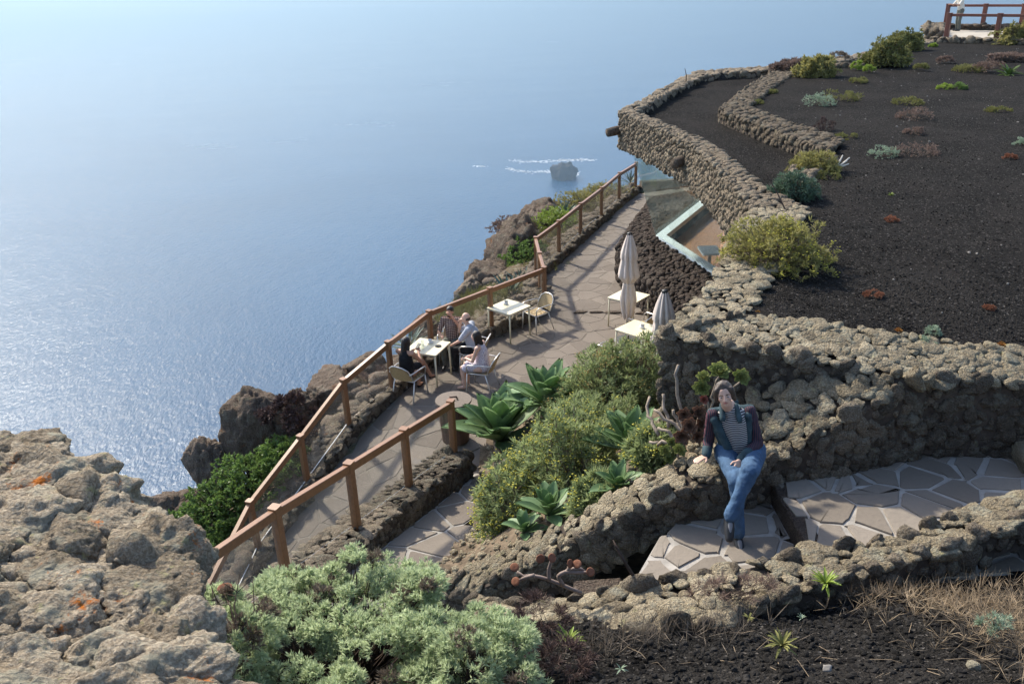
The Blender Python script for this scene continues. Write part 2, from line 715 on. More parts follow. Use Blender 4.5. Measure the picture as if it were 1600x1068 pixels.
def place_stones(root, seats, mat, rs, flat=.62, grow=.68, maxparts=300, low=False, sink=.15, name='stone', templ=None, topflat=.62):
    """each seat gets a stone of its own (a child); past maxparts the far ones are joined"""
    seats = sorted(seats, key=lambda q: np.linalg.norm(q[0] - CP))
    base = np.array(root.location)
    if mat.name not in MESHCACHE:
        MESHCACHE[mat.name] = [raw_mesh(name, v, ICO3[1], mat, True) for v in STONES]
    meshes = templ or MESHCACHE[mat.name]
    rest = MB()
    for k, (p, t, c, nn, s) in enumerate(seats):
        a = rs.uniform(0, 6.283)
        tx = t * math.cos(a) + c * math.sin(a)
        cx = np.cross(nn, tx)
        g = rs.choice([.8, .9, 1.0, 1.0, 1.1, 1.2] if templ else [.55, .7, .85, 1.0, 1.1, 1.25, 1.55])
        fl = flat * (topflat if nn[2] > .6 else 1.0)
        sx, sy, sz = s * grow * g * rs.uniform(.85, 1.25), s * grow * g * rs.uniform(.8, 1.1), s * grow * fl * g * rs.uniform(.8, 1.25)
        wob_ = .10 if nn[2] > .6 else .18
        nt_ = nrm(nn + t * rs.uniform(-wob_, wob_) + c * rs.uniform(-wob_, wob_))
        cx = nrm(np.cross(nt_, tx))
        tx = np.cross(cx, nt_)
        pos = p + nn * (s * rs.uniform(.0, .12) - sz * .62)
        if k < maxparts and not low:
            o = bpy.data.objects.new(name, meshes[rs.randrange(len(meshes))])
            col.objects.link(o)
            o.parent = root
            q = pos - base
            o.matrix_local = Matrix(((tx[0] * sx, cx[0] * sy, nt_[0] * sz, q[0]), (tx[1] * sx, cx[1] * sy, nt_[1] * sz, q[1]), (tx[2] * sx, cx[2] * sy, nt_[2] * sz, q[2]), (0, 0, 0, 1)))
        else:
            lo_ = low or np.linalg.norm(pos - CP) > 13
            v = (STONES_LOW if lo_ else STONES)[rs.randrange(14)]
            rest.add(v[:, :1] * tx * sx + v[:, 1:2] * cx * sy + v[:, 2:] * nt_ * sz + pos, (ICO2 if lo_ else ICO3)[1])
    if rest.n:
        build('small_stones', rest, mat, root, kind='stuff', smooth=True)


MESHCACHE = {}


def strip_core(A, B, baseA, baseB, drop=.05):
    """body of a wall: top strip A-B let down a little and two sides to the base lines"""
    n = len(A)
    dz = np.array([0, 0, -drop])
    V = np.concatenate([np.array(A) + dz, np.array(B) + dz, np.array(baseA), np.array(baseB)])
    T = []
    for i in range(n - 1):
        for p, q in ((0, n), (2 * n, 0), (n, 3 * n)):
            a, b, c, d = p + i, p + i + 1, q + i + 1, q + i
            T += [(a, b, c), (a, c, d)]
    for i in (0, n - 1):
        a, b, c, d = i, n + i, 3 * n + i, 2 * n + i
        T += [(a, b, c), (a, c, d)]
    return V, np.array(T)


def wall(label, A, B, hA, hB, s, mat, faces='A', ends='', seed=1, flat=.58, maxparts=300, low=False, name='stone_wall', cat='wall', grow=.72, kind=None, sface=None, group=None, templ=None, matf=None):
    """dry stone wall; A = edge on the camera's side, B = far edge, hA/hB = heights of the two faces"""
    rs = random.Random(seed)
    n = max(2 * len(A), 2 * len(B), 10)
    A, B = resample(A, n), resample(B, n)
    hA = np.interp(np.linspace(0, 1, n), np.linspace(0, 1, len(hA)), hA) if hasattr(hA, '__len__') else np.full(n, hA)
    hB = np.interp(np.linspace(0, 1, n), np.linspace(0, 1, len(hB)), hB) if hasattr(hB, '__len__') else np.full(n, hB)
    bA, bB = A.copy(), B.copy()
    bA[:, 2] -= hA
    bB[:, 2] -= hB
    V, T = strip_core(A, B, bA, bB)
    root = build(name, (V, T), M['core'], label=label, cat=cat, kind=kind, group=group)
    up = np.array([0, 0, 1.0])
    tops = patch(A, B, s, up, rs)
    seats = []
    sf = sface or s
    if 'A' in faces:
        out = np.append(nrm((A - B).mean(0))[:2], 0)
        seats += patch(A, bA, sf, out, rs)
    if 'B' in faces:
        out = np.append(nrm((B - A).mean(0))[:2], 0)
        seats += patch(B, bB, sf, out, rs)
    for e, idx in (('0', 0), ('1', n - 1)):
        if e in ends:
            out = (A[0] - A[min(2, n - 1)]) if idx == 0 else (A[-1] - A[-3])
            seats += patch([A[idx], bA[idx]], [B[idx], bB[idx]], sf, out, rs)
    nt_ = len(tops)
    mt = maxparts if not seats else int(maxparts * nt_ / (nt_ + len(seats)) + .5)
    place_stones(root, tops, mat, rs, flat, grow, mt, low, templ=templ)
    if seats:
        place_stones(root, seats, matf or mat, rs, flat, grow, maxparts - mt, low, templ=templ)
    return root


# ------------------------------------------------------------------ paving
def clip_half(poly, a, b, c):
    """keep a*x+b*y<=c"""
    out = []
    for i in range(len(poly)):
        p, q = poly[i], poly[(i + 1) % len(poly)]
        dp, dq = a * p[0] + b * p[1] - c, a * q[0] + b * q[1] - c
        if dp <= 0:
            out.append(p)
        if (dp < 0 < dq) or (dq < 0 < dp):
            t = dp / (dp - dq)
            out.append((p[0] + (q[0] - p[0]) * t, p[1] + (q[1] - p[1]) * t))
    return out


def inside(p, poly):
    c = False
    for i in range(len(poly)):
        a, b = poly[i], poly[i - 1]
        if (a[1] > p[1]) != (b[1] > p[1]) and p[0] < (b[0] - a[0]) * (p[1] - a[1]) / (b[1] - a[1]) + a[0]:
            c = not c
    return c


def voronoi_cells(poly, s, rs, clip=True):
    xs, ys = [p[0] for p in poly], [p[1] for p in poly]
    pts = []
    y = min(ys) - s
    r_ = 0
    while y < max(ys) + s:
        x = min(xs) - s + (s / 2 if r_ % 2 else 0)
        while x < max(xs) + s:
            pts.append((x + rs.uniform(-.48, .48) * s, y + rs.uniform(-.48, .48) * s))
            x += s
        y += s * .9
        r_ += 1
    P = np.array(pts)
    cells = []
    for i, p in enumerate(pts):
        d2 = ((P - P[i]) ** 2).sum(1)
        near = [j for j in np.argsort(d2)[1:20] if d2[j] < (3.2 * s) ** 2]
        cell = [(p[0] - 2 * s, p[1] - 2 * s), (p[0] + 2 * s, p[1] - 2 * s), (p[0] + 2 * s, p[1] + 2 * s), (p[0] - 2 * s, p[1] + 2 * s)]
        for j in near:
            q = pts[j]
            a, b = q[0] - p[0], q[1] - p[1]
            cell = clip_half(cell, a, b, a * (p[0] + q[0]) / 2 + b * (p[1] + q[1]) / 2)
            if len(cell) < 3:
                break
        if len(cell) < 3 or not any(inside(c, poly) for c in cell + [p]):
            continue
        if clip and not all(inside(c, poly) for c in cell):
            sub = list(poly)
            m_ = len(cell)
            for k in range(m_):
                u, v = cell[k], cell[(k + 1) % m_]
                ex, ey = v[0] - u[0], v[1] - u[1]
                sub = clip_half(sub, ey, -ex, ey * u[0] - ex * u[1])
                if len(sub) < 3:
                    break
            if len(sub) < 3:
                continue
            cell = sub
        A2 = sum(cell[k][0] * cell[k - 1][1] - cell[k - 1][0] * cell[k][1] for k in range(len(cell)))
        if abs(A2) / 2 < .12 * s * s:
            continue
        if A2 > 0:
            cell = cell[::-1]
        cells.append(cell)
    return cells


def shrink(cell, g):
    cx, cy = sum(p[0] for p in cell) / len(cell), sum(p[1] for p in cell) / len(cell)
    out = cell
    for k in range(len(cell)):
        u, v = cell[k], cell[(k + 1) % len(cell)]
        ex, ey = v[0] - u[0], v[1] - u[1]
        L = math.hypot(ex, ey)
        if L < 1e-6:
            continue
        a, b = ey / L, -ex / L
        out = clip_half(out, a, b, a * u[0] + b * u[1] - g)
        if len(out) < 3:
            return None
    return out


def soften(poly, rs, j):
    """rounded, slightly wandering outline"""
    out = []
    n = len(poly)
    for i in range(n):
        p, q, r_ = poly[i - 1], poly[i], poly[(i + 1) % n]
        for a, b in ((p, .06), (r_, .06)):
            x, y = q[0] + (a[0] - q[0]) * b, q[1] + (a[1] - q[1]) * b
            out.append((x + rs.uniform(-j, j), y + rs.uniform(-j, j)))
    return out


def paving(root, poly, s, gap, mat, zf, rs, proud=.014, name='flagstone', maxparts=300, j=.012):
    cells = voronoi_cells(poly, s, rs)
    cells.sort(key=lambda c: math.hypot(c[0][0], c[0][1]))
    rest = MB()
    k = 0
    for c in cells:
        c = shrink(c, gap / 2)
        if not c:
            continue
        c = soften(c, rs, j)
        n = len(c)
        pr = proud * rs.uniform(.6, 1.3)
        ctr = np.mean(np.array(c), 0)
        inn = [(p[0] + (ctr[0] - p[0]) * .03, p[1] + (ctr[1] - p[1]) * .03) for p in c]
        V = [(p[0], p[1], zf(*p) - .05) for p in c] + [(p[0], p[1], zf(*p) + pr * .5) for p in c] + [(p[0], p[1], zf(*p) + pr) for p in inn]
        T = []
        for a in (0, n):
            for i in range(n):
                q = (i + 1) % n
                T += [(a + i, a + q, a + n + q), (a + i, a + n + q, a + n + i)]
        V.append((ctr[0], ctr[1], zf(*ctr) + pr))
        for i in range(n):
            T.append((3 * n, 2 * n + i, 2 * n + (i + 1) % n))
        if k < maxparts:
            build(name, (np.array(V), np.array(T)), mat, root)
        else:
            rest.add(V, T)
        k += 1
    if rest.n:
        build('small_flagstones', rest, mat, root, kind='stuff')


from mathutils.geometry import tessellate_polygon


def paved(name, poly, s, gap, mat, matm, zf, seed, label=None, cat=None, kind='structure', **kw):
    """mortar bed with flagstones set in it"""
    rs = random.Random(seed)
    st = rs.getstate()
    mb = MB()
    for c in voronoi_cells(poly, s, rs):
        n = len(c)
        ctr = np.mean(np.array(c), 0)
        mb.add([(p[0], p[1], zf(*p)) for p in c] + [(ctr[0], ctr[1], zf(*ctr))], [(n, i, (i + 1) % n) for i in range(n)])
    root = build(name, mb, matm, label=label, cat=cat, kind=kind)
    rs.setstate(st)
    paving(root, poly, s, gap, mat, zf, rs, **kw)
    return root


def grid_in(poly, step, zf, margin=0):
    """sheet of quads whose middles lie inside the outline"""
    xs, ys = [p[0] for p in poly], [p[1] for p in poly]
    nx, ny = int((max(xs) - min(xs)) / step) + 2, int((max(ys) - min(ys)) / step) + 2
    x0, y0 = min(xs), min(ys)
    idx = {}
    V, T = [], []

    def vi(i, j):
        if (i, j) not in idx:
            x, y = x0 + i * step, y0 + j * step
            idx[(i, j)] = len(V)
            V.append((x, y, zf(x, y)))
        return idx[(i, j)]
    for i in range(nx):
        for j in range(ny):
            if inside((x0 + (i + .5) * step, y0 + (j + .5) * step), poly):
                a, b, c, d = vi(i, j), vi(i + 1, j), vi(i + 1, j + 1), vi(i, j + 1)
                T += [(a, b, c), (a, c, d)]
    return np.array(V), np.array(T)


def xy(P):
    return [(float(p[0]), float(p[1])) for p in P]


def side(L, off):
    """line shifted sideways in plan (left of its direction is positive)"""
    L = np.array(L, float)
    out = []
    for i in range(len(L)):
        t = nrm((L[min(i + 1, len(L) - 1)] - L[max(i - 1, 0)])[:2])
        out.append(L[i] + np.array([-t[1], t[0], 0]) * off)
    return np.array(out)


# ------------------------------------------------------------------ terrace, ramp and stair
def z_terrace(x, y):
    t = (x + 2.2) * -.8 + (y - 14.9) * -.6
    return -.41 * max(0.0, t)


def z_stair(x, y):
    t = (x + .7) * -.41 + (y - 12.6) * -.91
    return .25 * max(0.0, t) + .004


OUT_TOP = [at(300, 960, -.9), at(390, 783, -.27), at(469, 681, .27), at(536, 593, .87), at(606, 534, 1.21), at(670, 486, 1.21), at(765, 450, 1.21), at(850, 418, 1.21),
           at(843, 395, 1.21), at(837, 371, 1.21), at(873, 345, 1.21), at(907, 318, 1.21), at(940, 293, 1.21), at(968, 270, 1.21), at(994, 254, 1.21)]
OUT_BASE = [p - np.array([0, 0, .96]) for p in OUT_TOP]
IN_TOP = [at(704, 627, 1.56), at(631, 671, 1.91), at(545, 724, 2.21), at(429, 794, 2.48), at(290, 888, 2.74)]
IN_BASE = [p - np.array([0, 0, .96]) for p in IN_TOP]
out_in = side(OUT_BASE, -.14)      # terrace side of the outer wall
in_left = side(IN_BASE, -.2)
in_right = side(IN_BASE, .3)
ter_poly = xy(out_in) + [(8.3, 33.2), (8.0, 28), (5.4, 24.5), (4.6, 21), (5.2, 18), (4.5, 14.5), (3.6, 12.9), (1.6, 12.6), (.2, 12.4), (-.35, 12.0)] + xy(in_left[0:])
paved('terrace', ter_poly, .54, .026, M['flag'], M['mortar'], z_terrace, 11, j=.02, proud=.007)
stair_r = pline([(752, 728, .1), (755, 775, .4), (735, 830, .72), (695, 882, .95), (600, 968, 1.35)])
stair_poly = xy(in_right[:-1]) + xy(stair_r[::-1]) + [(-.1, 12.9), (-.62, 12.75)]
paved('stair_ramp', stair_poly, .62, .05, flag_material('flag_stair', [(.15, .12, .095), (.20, .165, .13), (.25, .21, .17)]), M['mortar_pale'], z_stair, 5)

# row of dark drain stones across the terrace
for k in range(5):
    c = at(908 + k * 24, 487 + k * .5, .02)
    V = STONES[k] * (.21, .09, .03) + c
    build('drain_stone', (V, ICO3[1]), M['stone_basalt'], bpy.data.objects['terrace'], smooth=True)

# ------------------------------------------------------------------ the path where the woman sits
P0, P1 = 3.05, 3.25
step_a, step_b = at(1205, 752, P1), at(1262, 850, P1)
wall_base = [at(x, y, P1) for x, y in [(1193, 743), (1306, 739), (1405, 719), (1495, 708), (1600, 706), (1760, 712), (2200, 740)]]
pr_poly = [tuple(step_b[:2]), (2.35, 5.0), (3.2, 5.05), (4.2, 5.4), (6.3, 5.6), (8.4, 5.7)] + xy(np.array(wall_base[::-1]) + (0, .3, 0)) + [tuple((step_a + (-.1, .3, 0))[:2]), tuple(step_a[:2])]
root = paved('path', pr_poly, .37, .042, M['flag_path'], M['mortar_pale'], lambda x, y: P1, 23, j=.02)
mb = MB()
mb.beam(step_a + (0.07, .04, -.12), step_b + (0.07, -.15, -.12), .16, .25, ch=.1)
build('step_edge', mb, M['stone_basalt'], root)
pl_poly = [tuple((step_a + (0, .2, 0))[:2]), tuple(step_b[:2]), (2.3, 4.8), (1.2, 4.7), (1.0, 5.75), (1.3, 6.3), (1.75, 6.75)]
root = paved('lower_path', pl_poly, .38, .048, M['flag_path'], M['mortar_pale'], lambda x, y: P0, 31, j=.025)
mb = MB()
for k in range(7):
    zz = P0 - .26 - .2 * (k + 1)
    c = np.array([.85 - .36 * k, 5.35 - .02 * k, zz])
    mb.beam(c + (-.02, -.9, -.2), c + (-.12, .95, -.2), .46, .4, ch=.05)
build('lower_steps', mb, M['stone_basalt'], kind='structure')
# block at the right end of the path
mb = MB()
c = at(1612, 722, P1 + .06)
mb.add(STONES[3] * (.20, .34, .15) + c, ICO3[1])
build('step_block', mb, M['stone'], bpy.data.objects['path'], smooth=True)

# ------------------------------------------------------------------ stone walls
# wall beside the path, from the stair up to the right
A1 = pline([(690, 940, 1.75), (800, 893, 2.25), (900, 843, 2.75), (1000, 796, 3.2), (1090, 755, 3.5), (1160, 735, 3.52), (1216, 712, 3.55), (1292, 676, 3.76), (1337, 640, 3.97), (1382, 622, 4.04), (1450, 597, 4.12)])
B1 = pline([(720, 893, 1.95), (830, 838, 2.45), (920, 792, 2.95), (1010, 748, 3.35), (1105, 700, 3.6), (1150, 640, 3.75), (1185, 606, 3.93), (1265, 597, 4.08), (1320, 590, 4.15), (1365, 584, 4.2), (1420, 582, 4.24)])
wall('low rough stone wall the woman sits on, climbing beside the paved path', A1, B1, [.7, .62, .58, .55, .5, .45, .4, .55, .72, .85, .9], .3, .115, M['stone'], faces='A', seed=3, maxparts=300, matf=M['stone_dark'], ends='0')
# upper wall with a broad top in front of the dark gravel
A2 = pline([(1040, 521, 4.36), (1135, 538, 4.34), (1225, 556, 4.30), (1315, 569, 4.26), (1373, 578, 4.21), (1450, 592, 4.15), (1517, 593, 4.12), (1600, 600, 4.06), (1720, 612, 4.0), (2150, 650, 3.95)])
B2 = pline([(1165, 492, 4.40), (1200, 494, 4.40), (1270, 500, 4.38), (1340, 510, 4.36), (1400, 519, 4.33), (1472, 531, 4.28), (1540, 540, 4.24), (1600, 548, 4.2), (1720, 566, 4.12), (2150, 604, 4.1)])
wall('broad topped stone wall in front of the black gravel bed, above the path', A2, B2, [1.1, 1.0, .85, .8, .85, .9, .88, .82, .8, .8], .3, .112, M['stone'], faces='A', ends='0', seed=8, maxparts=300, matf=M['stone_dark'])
# its arm going back to the restaurant roof
A3 = pline([(1040, 520, 4.36), (1058, 488, 4.40), (1090, 460, 4.42), (1122, 424, 4.45)])
A3 += [np.array([3.0, 10.9, 4.48]), np.array([3.70, 12.32, 4.52])]
B3 = pline([(1120, 505, 4.38), (1176, 485, 4.40), (1186, 455, 4.42), (1205, 421, 4.45)])
B3 += [np.array([3.9, 10.9, 4.48]), np.array([4.5, 12.2, 4.52])]
wall('broad stone wall top beside the folded parasol, running back to the roof', A3, B3, [1.2, 3.2, 4.3, 4.4, 4.45, 4.5], .3, .12, M['stone'], faces='', seed=9, maxparts=300)
# near wall below the camera
A4 = pline([(1960, 760, 3.9), (1640, 800, 3.85), (1600, 812, 3.8), (1500, 850, 3.76), (1400, 880, 3.74), (1280, 915, 3.74), (1180, 950, 3.74), (1080, 985, 3.74), (980, 1000, 3.74), (880, 1010, 3.72), (810, 1010, 3.7), (760, 985, 3.55)])
B4 = pline([(1960, 722, 3.82), (1640, 762, 3.78), (1600, 772, 3.76), (1500, 797, 3.73), (1420, 834, 3.7), (1280, 855, 3.7), (1140, 886, 3.68), (1000, 908, 3.62), (930, 925, 3.55), (850, 945, 3.45), (800, 945, 3.35), (745, 930, 3.2)])
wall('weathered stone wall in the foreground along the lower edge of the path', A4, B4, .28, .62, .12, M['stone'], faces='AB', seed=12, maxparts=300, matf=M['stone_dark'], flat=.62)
# low walls under the rails
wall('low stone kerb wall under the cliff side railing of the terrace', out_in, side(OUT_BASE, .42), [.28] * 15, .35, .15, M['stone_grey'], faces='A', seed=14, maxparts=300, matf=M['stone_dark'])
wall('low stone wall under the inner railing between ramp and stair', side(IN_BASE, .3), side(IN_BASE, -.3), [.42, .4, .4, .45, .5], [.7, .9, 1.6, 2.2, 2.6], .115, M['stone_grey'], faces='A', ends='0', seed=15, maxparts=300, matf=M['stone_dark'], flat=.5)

BOULD = []
for i in range(8):
    V = ICO5[0].copy()
    s = 50 + i * 5.7
    pl = [(nrm([random.gauss(0, 1) for _ in range(3)]), random.uniform(.6, .9)) for _ in range(13)]
    for k, v in enumerate(ICO5[0]):
        f = 1.0
        for nn, d in pl:
            c = float(np.dot(nn, v))
            if c > .05:
                f = min(f, d / c)
        vv = Vector(v)
        f *= 1 + .16 * mnoise.noise(vv * 1.5 + Vector((s, 0, 0))) + .13 * mnoise.noise(vv * 3.1 + Vector((0, s, 0))) + .09 * mnoise.noise(vv * 6.5 + Vector((0, 0, s))) + .045 * mnoise.noise(vv * 13 + Vector((s, 0, s))) + .025 * mnoise.noise(vv * 26 + Vector((s, 0, s)))
        f -= .04 * max(0, .1 - abs(mnoise.noise(vv * 2.4 + Vector((s, 5, 2))))) / .1
        V[k] = v * f * 1.12
    BOULD.append(raw_mesh('stone', V, ICO5[1], M['rock_lichen'], True))
# ------------------------------------------------------------------ parapet of big lichened rocks at the left
rs = random.Random(21)
LA = pline([(-60, 700, 5.45), (30, 690, 5.5), (100, 745, 5.55), (165, 795, 5.52), (215, 830, 5.48), (245, 895, 5.48), (275, 980, 5.5), (300, 1090, 5.5)])
LB = [np.array([-3.3, 1.6, 5.9]), np.array([-2.9, 1.5, 5.9]), np.array([-2.5, 1.4, 5.9]), np.array([-2.0, 1.3, 5.9]), np.array([-1.7, 1.2, 5.85]), np.array([-1.4, 1.1, 5.85]), np.array([-1.15, 1.05, 5.85]), np.array([-.9, 1.0, 5.85])]
bigc = strip_core(resample(LB, 12), resample(LA, 12), resample(LB, 12) - (0, 0, .8), resample(LA, 12) - (0, 0, 1.6), drop=.16)
big = build('rock_parapet', bigc, M['core'], label='parapet of large orange lichened boulders at the lower left', cat='rocks')
seats = patch(LB, LA, .25, np.array([0, 0, 1.]), rs, .25)
place_stones(big, seats, M['rock_lichen'], rs, .55, .70, templ=BOULD, topflat=1.0)
crest = resample(LA, 15)
seats = [(p + (rs.uniform(-.03, .03), rs.uniform(-.05, .05), .0), np.array([1., 0, 0]), np.array([0, 1., 0]), np.array([0, 0, 1.]), rs.uniform(.22, .32)) for p in crest]
place_stones(big, seats, M['rock_lichen'], rs, .6, .72, templ=BOULD, topflat=1.0)
seats = [(q[0] - np.array([0, 0, .02]), *q[1:]) for q in patch(LB, LA, .13, np.array([0, 0, 1.]), rs)]
place_stones(big, seats, M['rock_lichen'], rs, .8, .62, templ=BOULD, maxparts=160, topflat=1.0)
seats = patch(LA, [p - np.array([-.1, -.25, 1.5]) for p in LA], .3, np.array([0, 1., 0]), rs)
place_stones(big, seats, M['rock_lichen'], rs, .6, .7, maxparts=0)

# ------------------------------------------------------------------ ground near the camera, planted bank, cliff
def z_near(x, y):
    z = 3.55 + (4.75 - y) * .47
    if x < -.2:
        z -= max(0, -.2 - x) * .25 * max(0, min(1, (y - 2.5)))
    if x > 2.5:
        z += (x - 2.5) * .02
    z = min(z, 6.05)
    return z + .05 * mnoise.noise(Vector((x * 1.7, y * 1.7, 0))) + .015 * mnoise.noise(Vector((x * 7, y * 7, 3)))


near_poly = [(-1.6, 4.3), (-1.2, 5.2), (-.3, 4.75), (.4, 4.72), (1.5, 4.8), (2.6, 4.95), (3.4, 5.2), (4.4, 5.5), (8, 5.9), (8, -3), (-3, -3), (-2.2, 1.5), (-1.3, 2.6)]
V, T = grid_in(near_poly, .08, z_near)
build('gravel_bed', (V, T), M['gravel'], kind='structure', smooth=True)


def pebbles(name, poly, zf, n, smin, smax, mat, label, rs, keep=None):
    xs, ys = [p[0] for p in poly], [p[1] for p in poly]
    mb = MB()
    k = 0
    while k < n:
        x, y = rs.uniform(min(xs), max(xs)), rs.uniform(min(ys), max(ys))
        if not inside((x, y), poly) or (keep and not keep(x, y)):
            n -= .2
            continue
        s = smin + (smax - smin) * rs.random() ** 3
        v = ICO1[0] if s < smax * .5 else STONES_LOW[rs.randrange(12)]
        t = ICO1[1] if s < smax * .5 else ICO2[1]
        a = rs.uniform(0, 6.28)
        ca, sa = math.cos(a), math.sin(a)
        vv = v * (1, rs.uniform(.6, .95), rs.uniform(.5, .8)) * s
        vv = np.stack([vv[:, 0] * ca - vv[:, 1] * sa, vv[:, 0] * sa + vv[:, 1] * ca, vv[:, 2]], 1)
        mb.add(vv + (x, y, zf(x, y) + s * .25), t)
        k += 1
    return build(name, mb, mat, label=label, cat='gravel', kind='stuff')


pebbles('loose_gravel', [(.2, 4.7), (1.5, 4.7), (3.4, 5.1), (4, 4), (3.6, 2.4), (-.3, 2.4)], z_near, 9000, .006, .027, M['pebble'], 'loose black volcanic gravel on the foreground bed', random.Random(4))
for k, (x, y, c) in enumerate([(1000 + 390 + 60, 1010, 0), (1100, 1000, 1), (1310, 1005, 0), (1520, 1045, 2), (1290, 1040, 1), (1180, 960, 0)]):
    pass

bank_ctrl = [(752, 728, .1), (755, 775, .45), (735, 830, .75), (695, 882, 1.0), (600, 968, 1.4), (700, 905, 1.6), (760, 878, 1.9), (850, 835, 2.25), (925, 795, 2.7), (1010, 752, 3.1), (1105, 705, 3.4), (1150, 645, 3.5),
             (750, 700, .1), (800, 645, .1), (880, 592, .1), (960, 562, .1), (1035, 545, .1), (800, 760, .75), (820, 740, .8), (900, 690, .9), (970, 640, 1.0), (1030, 660, 2.3), (1060, 690, 2.9), (960, 755, 2.2), (870, 790, 1.6), (850, 670, .7), (930, 720, 1.5)]
BC = np.array([at(*c) for c in bank_ctrl] + [np.array([3.4, 13.3, .1]), np.array([2.2, 9.6, 2.6]), np.array([2.9, 11.0, 1.4]), np.array([1.7, 8.1, 3.3])])


def z_bank(x, y):
    d2 = (BC[:, 0] - x) ** 2 + (BC[:, 1] - y) ** 2 + .01
    w_ = d2 ** -1.6
    return float((BC[:, 2] * w_).sum() / w_.sum()) + .05 * mnoise.noise(Vector((x * 2.2, y * 2.2, 5)))


bank_poly = xy([at(*c) for c in [(752, 728, .1), (755, 775, .4), (735, 830, .72), (695, 882, .95), (600, 968, 1.35), (660, 938, 1.7), (735, 892, 1.95), (835, 840, 2.45), (925, 795, 2.95), (1015, 750, 3.35), (1110, 705, 3.6), (1160, 640, 3.7)]]) + [(2.3, 7.7), (1.8, 8.2), (2.6, 10.0), (3.3, 12), (3.6, 13.2), (3.0, 13.9)] + xy([at(*c) for c in [(1035, 545, .1), (960, 562, .1), (880, 592, .1), (800, 645, .1), (750, 700, .1)]])
V, T = grid_in(bank_poly, .11, z_bank)
build('planted_bank', (V, T), M['soil'], kind='structure', smooth=True)
# earth under the paths and walls
def z_under(x, y):
    return 1.35 - (y - 5) * .3 - max(0, -1.2 - x) * .9 + max(0, x - 1.5) * .05


V, T = grid_in([(-4.6, 4.0), (8, 4.0), (8, 13), (-1.0, 13.2), (-3.2, 12)], .4, z_under)
build('hillside', (V, T), M['soil'], kind='structure', smooth=True)
# rubble edge between bank and stair
rs = random.Random(33)
ed = resample(stair_r, 70)
seats = []
for p in ed:
    for q in range(2):
        seats.append((np.array([p[0] + rs.uniform(-.05, .22), p[1] + rs.uniform(-.1, .1), p[2] + rs.uniform(.0, .06)]), np.array([1., 0, 0]), np.array([0, 1., 0]), np.array([0, 0, 1.]), rs.uniform(.05, .12)))
ke = build('rubble_edging', strip_core(side(stair_r, .0), side(stair_r, .16) + (0, 0, .03), np.array(stair_r) - (0, 0, .3), np.array(stair_r) - (0, 0, .3)), M['core'], label='row of small rubble stones edging the planted bank beside the stair', cat='edging')
place_stones(ke, seats, M['stone'], rs, .7, .6)

BKc = []


def scatter_stones(name, label, seats, mat, rs, smin, smax):
    mb = MB()
    for p in seats:
        s_ = smin + (smax - smin) * rs.random() ** 2.5
        v = STONES_LOW[rs.randrange(14)]
        a = rs.uniform(0, 6.28)
        ca, sa = math.cos(a), math.sin(a)
        vv = v * (s_, s_ * rs.uniform(.6, 1), s_ * rs.uniform(.45, .8))
        mb.add(np.stack([vv[:, 0] * ca - vv[:, 1] * sa, vv[:, 0] * sa + vv[:, 1] * ca, vv[:, 2]], 1) + p, ICO2[1])
    return build(name, mb, mat, label=label, cat='stones', kind='stuff', smooth=True)


rs = random.Random(71)
sp = []
while len(sp) < 3500:
    x, y = rs.uniform(-2.2, 3.4), rs.uniform(5, 14)
    if inside((x, y), bank_poly):
        sp.append((x, y, z_bank(x, y)))
scatter_stones('bank_stones', 'loose brown stones strewn over the planted bank', sp, M['stone'], rs, .012, .07)
# cliff
line = [np.array([16, 60, -3.0]), np.array([10.5, 40, -1.5])] + [p.copy() for p in OUT_BASE[::-1]] + [np.array([-7.0, 9.0, -3.2]), np.array([-8.0, 4.0, -3.5]), np.array([-9, -8, -3])]
CL = resample(line, 90)
rows = [(0.1, -.03), (.5, -.12), (1.0, -.3), (1.6, -.6), (2.3, -1.3), (3.1, -3), (4.5, -8), (9, -28), (30, -90), (110, -300), (300, -646)]
gd = np.array([-.8, .6, 0])
V = []
for i, p in enumerate(CL):
    t = nrm((CL[min(i + 1, 89)] - CL[max(i - 1, 0)])[:2])
    nl = np.array([t[1], -t[0], 0])
    for k, (o_, dz) in enumerate(rows):
        f = min(1, o_ / 6)
        d = nrm(nl * (1 - f) + gd * f)
        q = p + d * o_
        if k > 1:
            a = min(o_ * .25, 12)
            q = q + d * a * .5 * mnoise.noise(Vector((p[0] * .45, p[1] * .45, k * .7)))
            dz = dz + min(.5 + o_ * .05, 4) * mnoise.noise(Vector((p[0] * .8, p[1] * .8, k * 1.3)))
        V.append(q + (0, 0, dz if k < 9 else (SEA - 4 - p[2] if k == 10 else dz)))
nr = len(rows)
T = []
for i in range(89):
    for k in range(nr - 1):
        a, b, c, d = i * nr + k, (i + 1) * nr + k, (i + 1) * nr + k + 1, i * nr + k + 1
        T += [(a, b, c), (a, c, d)]
M['cliff'] = stone_mat('cliff', [(.12, .095, .06), (.20, .155, .10), (.26, .21, .14), (.33, .28, .19)], .5, 0, 1.4, 1.0)
build('cliff', (np.array(V), np.array(T)), M['cliff'], kind='structure', smooth=True)


rs = random.Random(72)
sp = []
for _ in range(2600):
    i = rs.randrange(1, 88)
    k = rs.random() * 4.5
    a, b = int(k), k - int(k)
    p0 = np.array(V[i * nr + a]) * (1 - b) + np.array(V[i * nr + a + 1]) * b
    p1 = np.array(V[(i + 1) * nr + a]) * (1 - b) + np.array(V[(i + 1) * nr + a + 1]) * b
    sp.append(p0 + (p1 - p0) * rs.random())
scatter_stones('cliff_stones', 'loose brown stones on the cliff strip outside the railing', sp, M['rock_cliff'], rs, .03, .28)


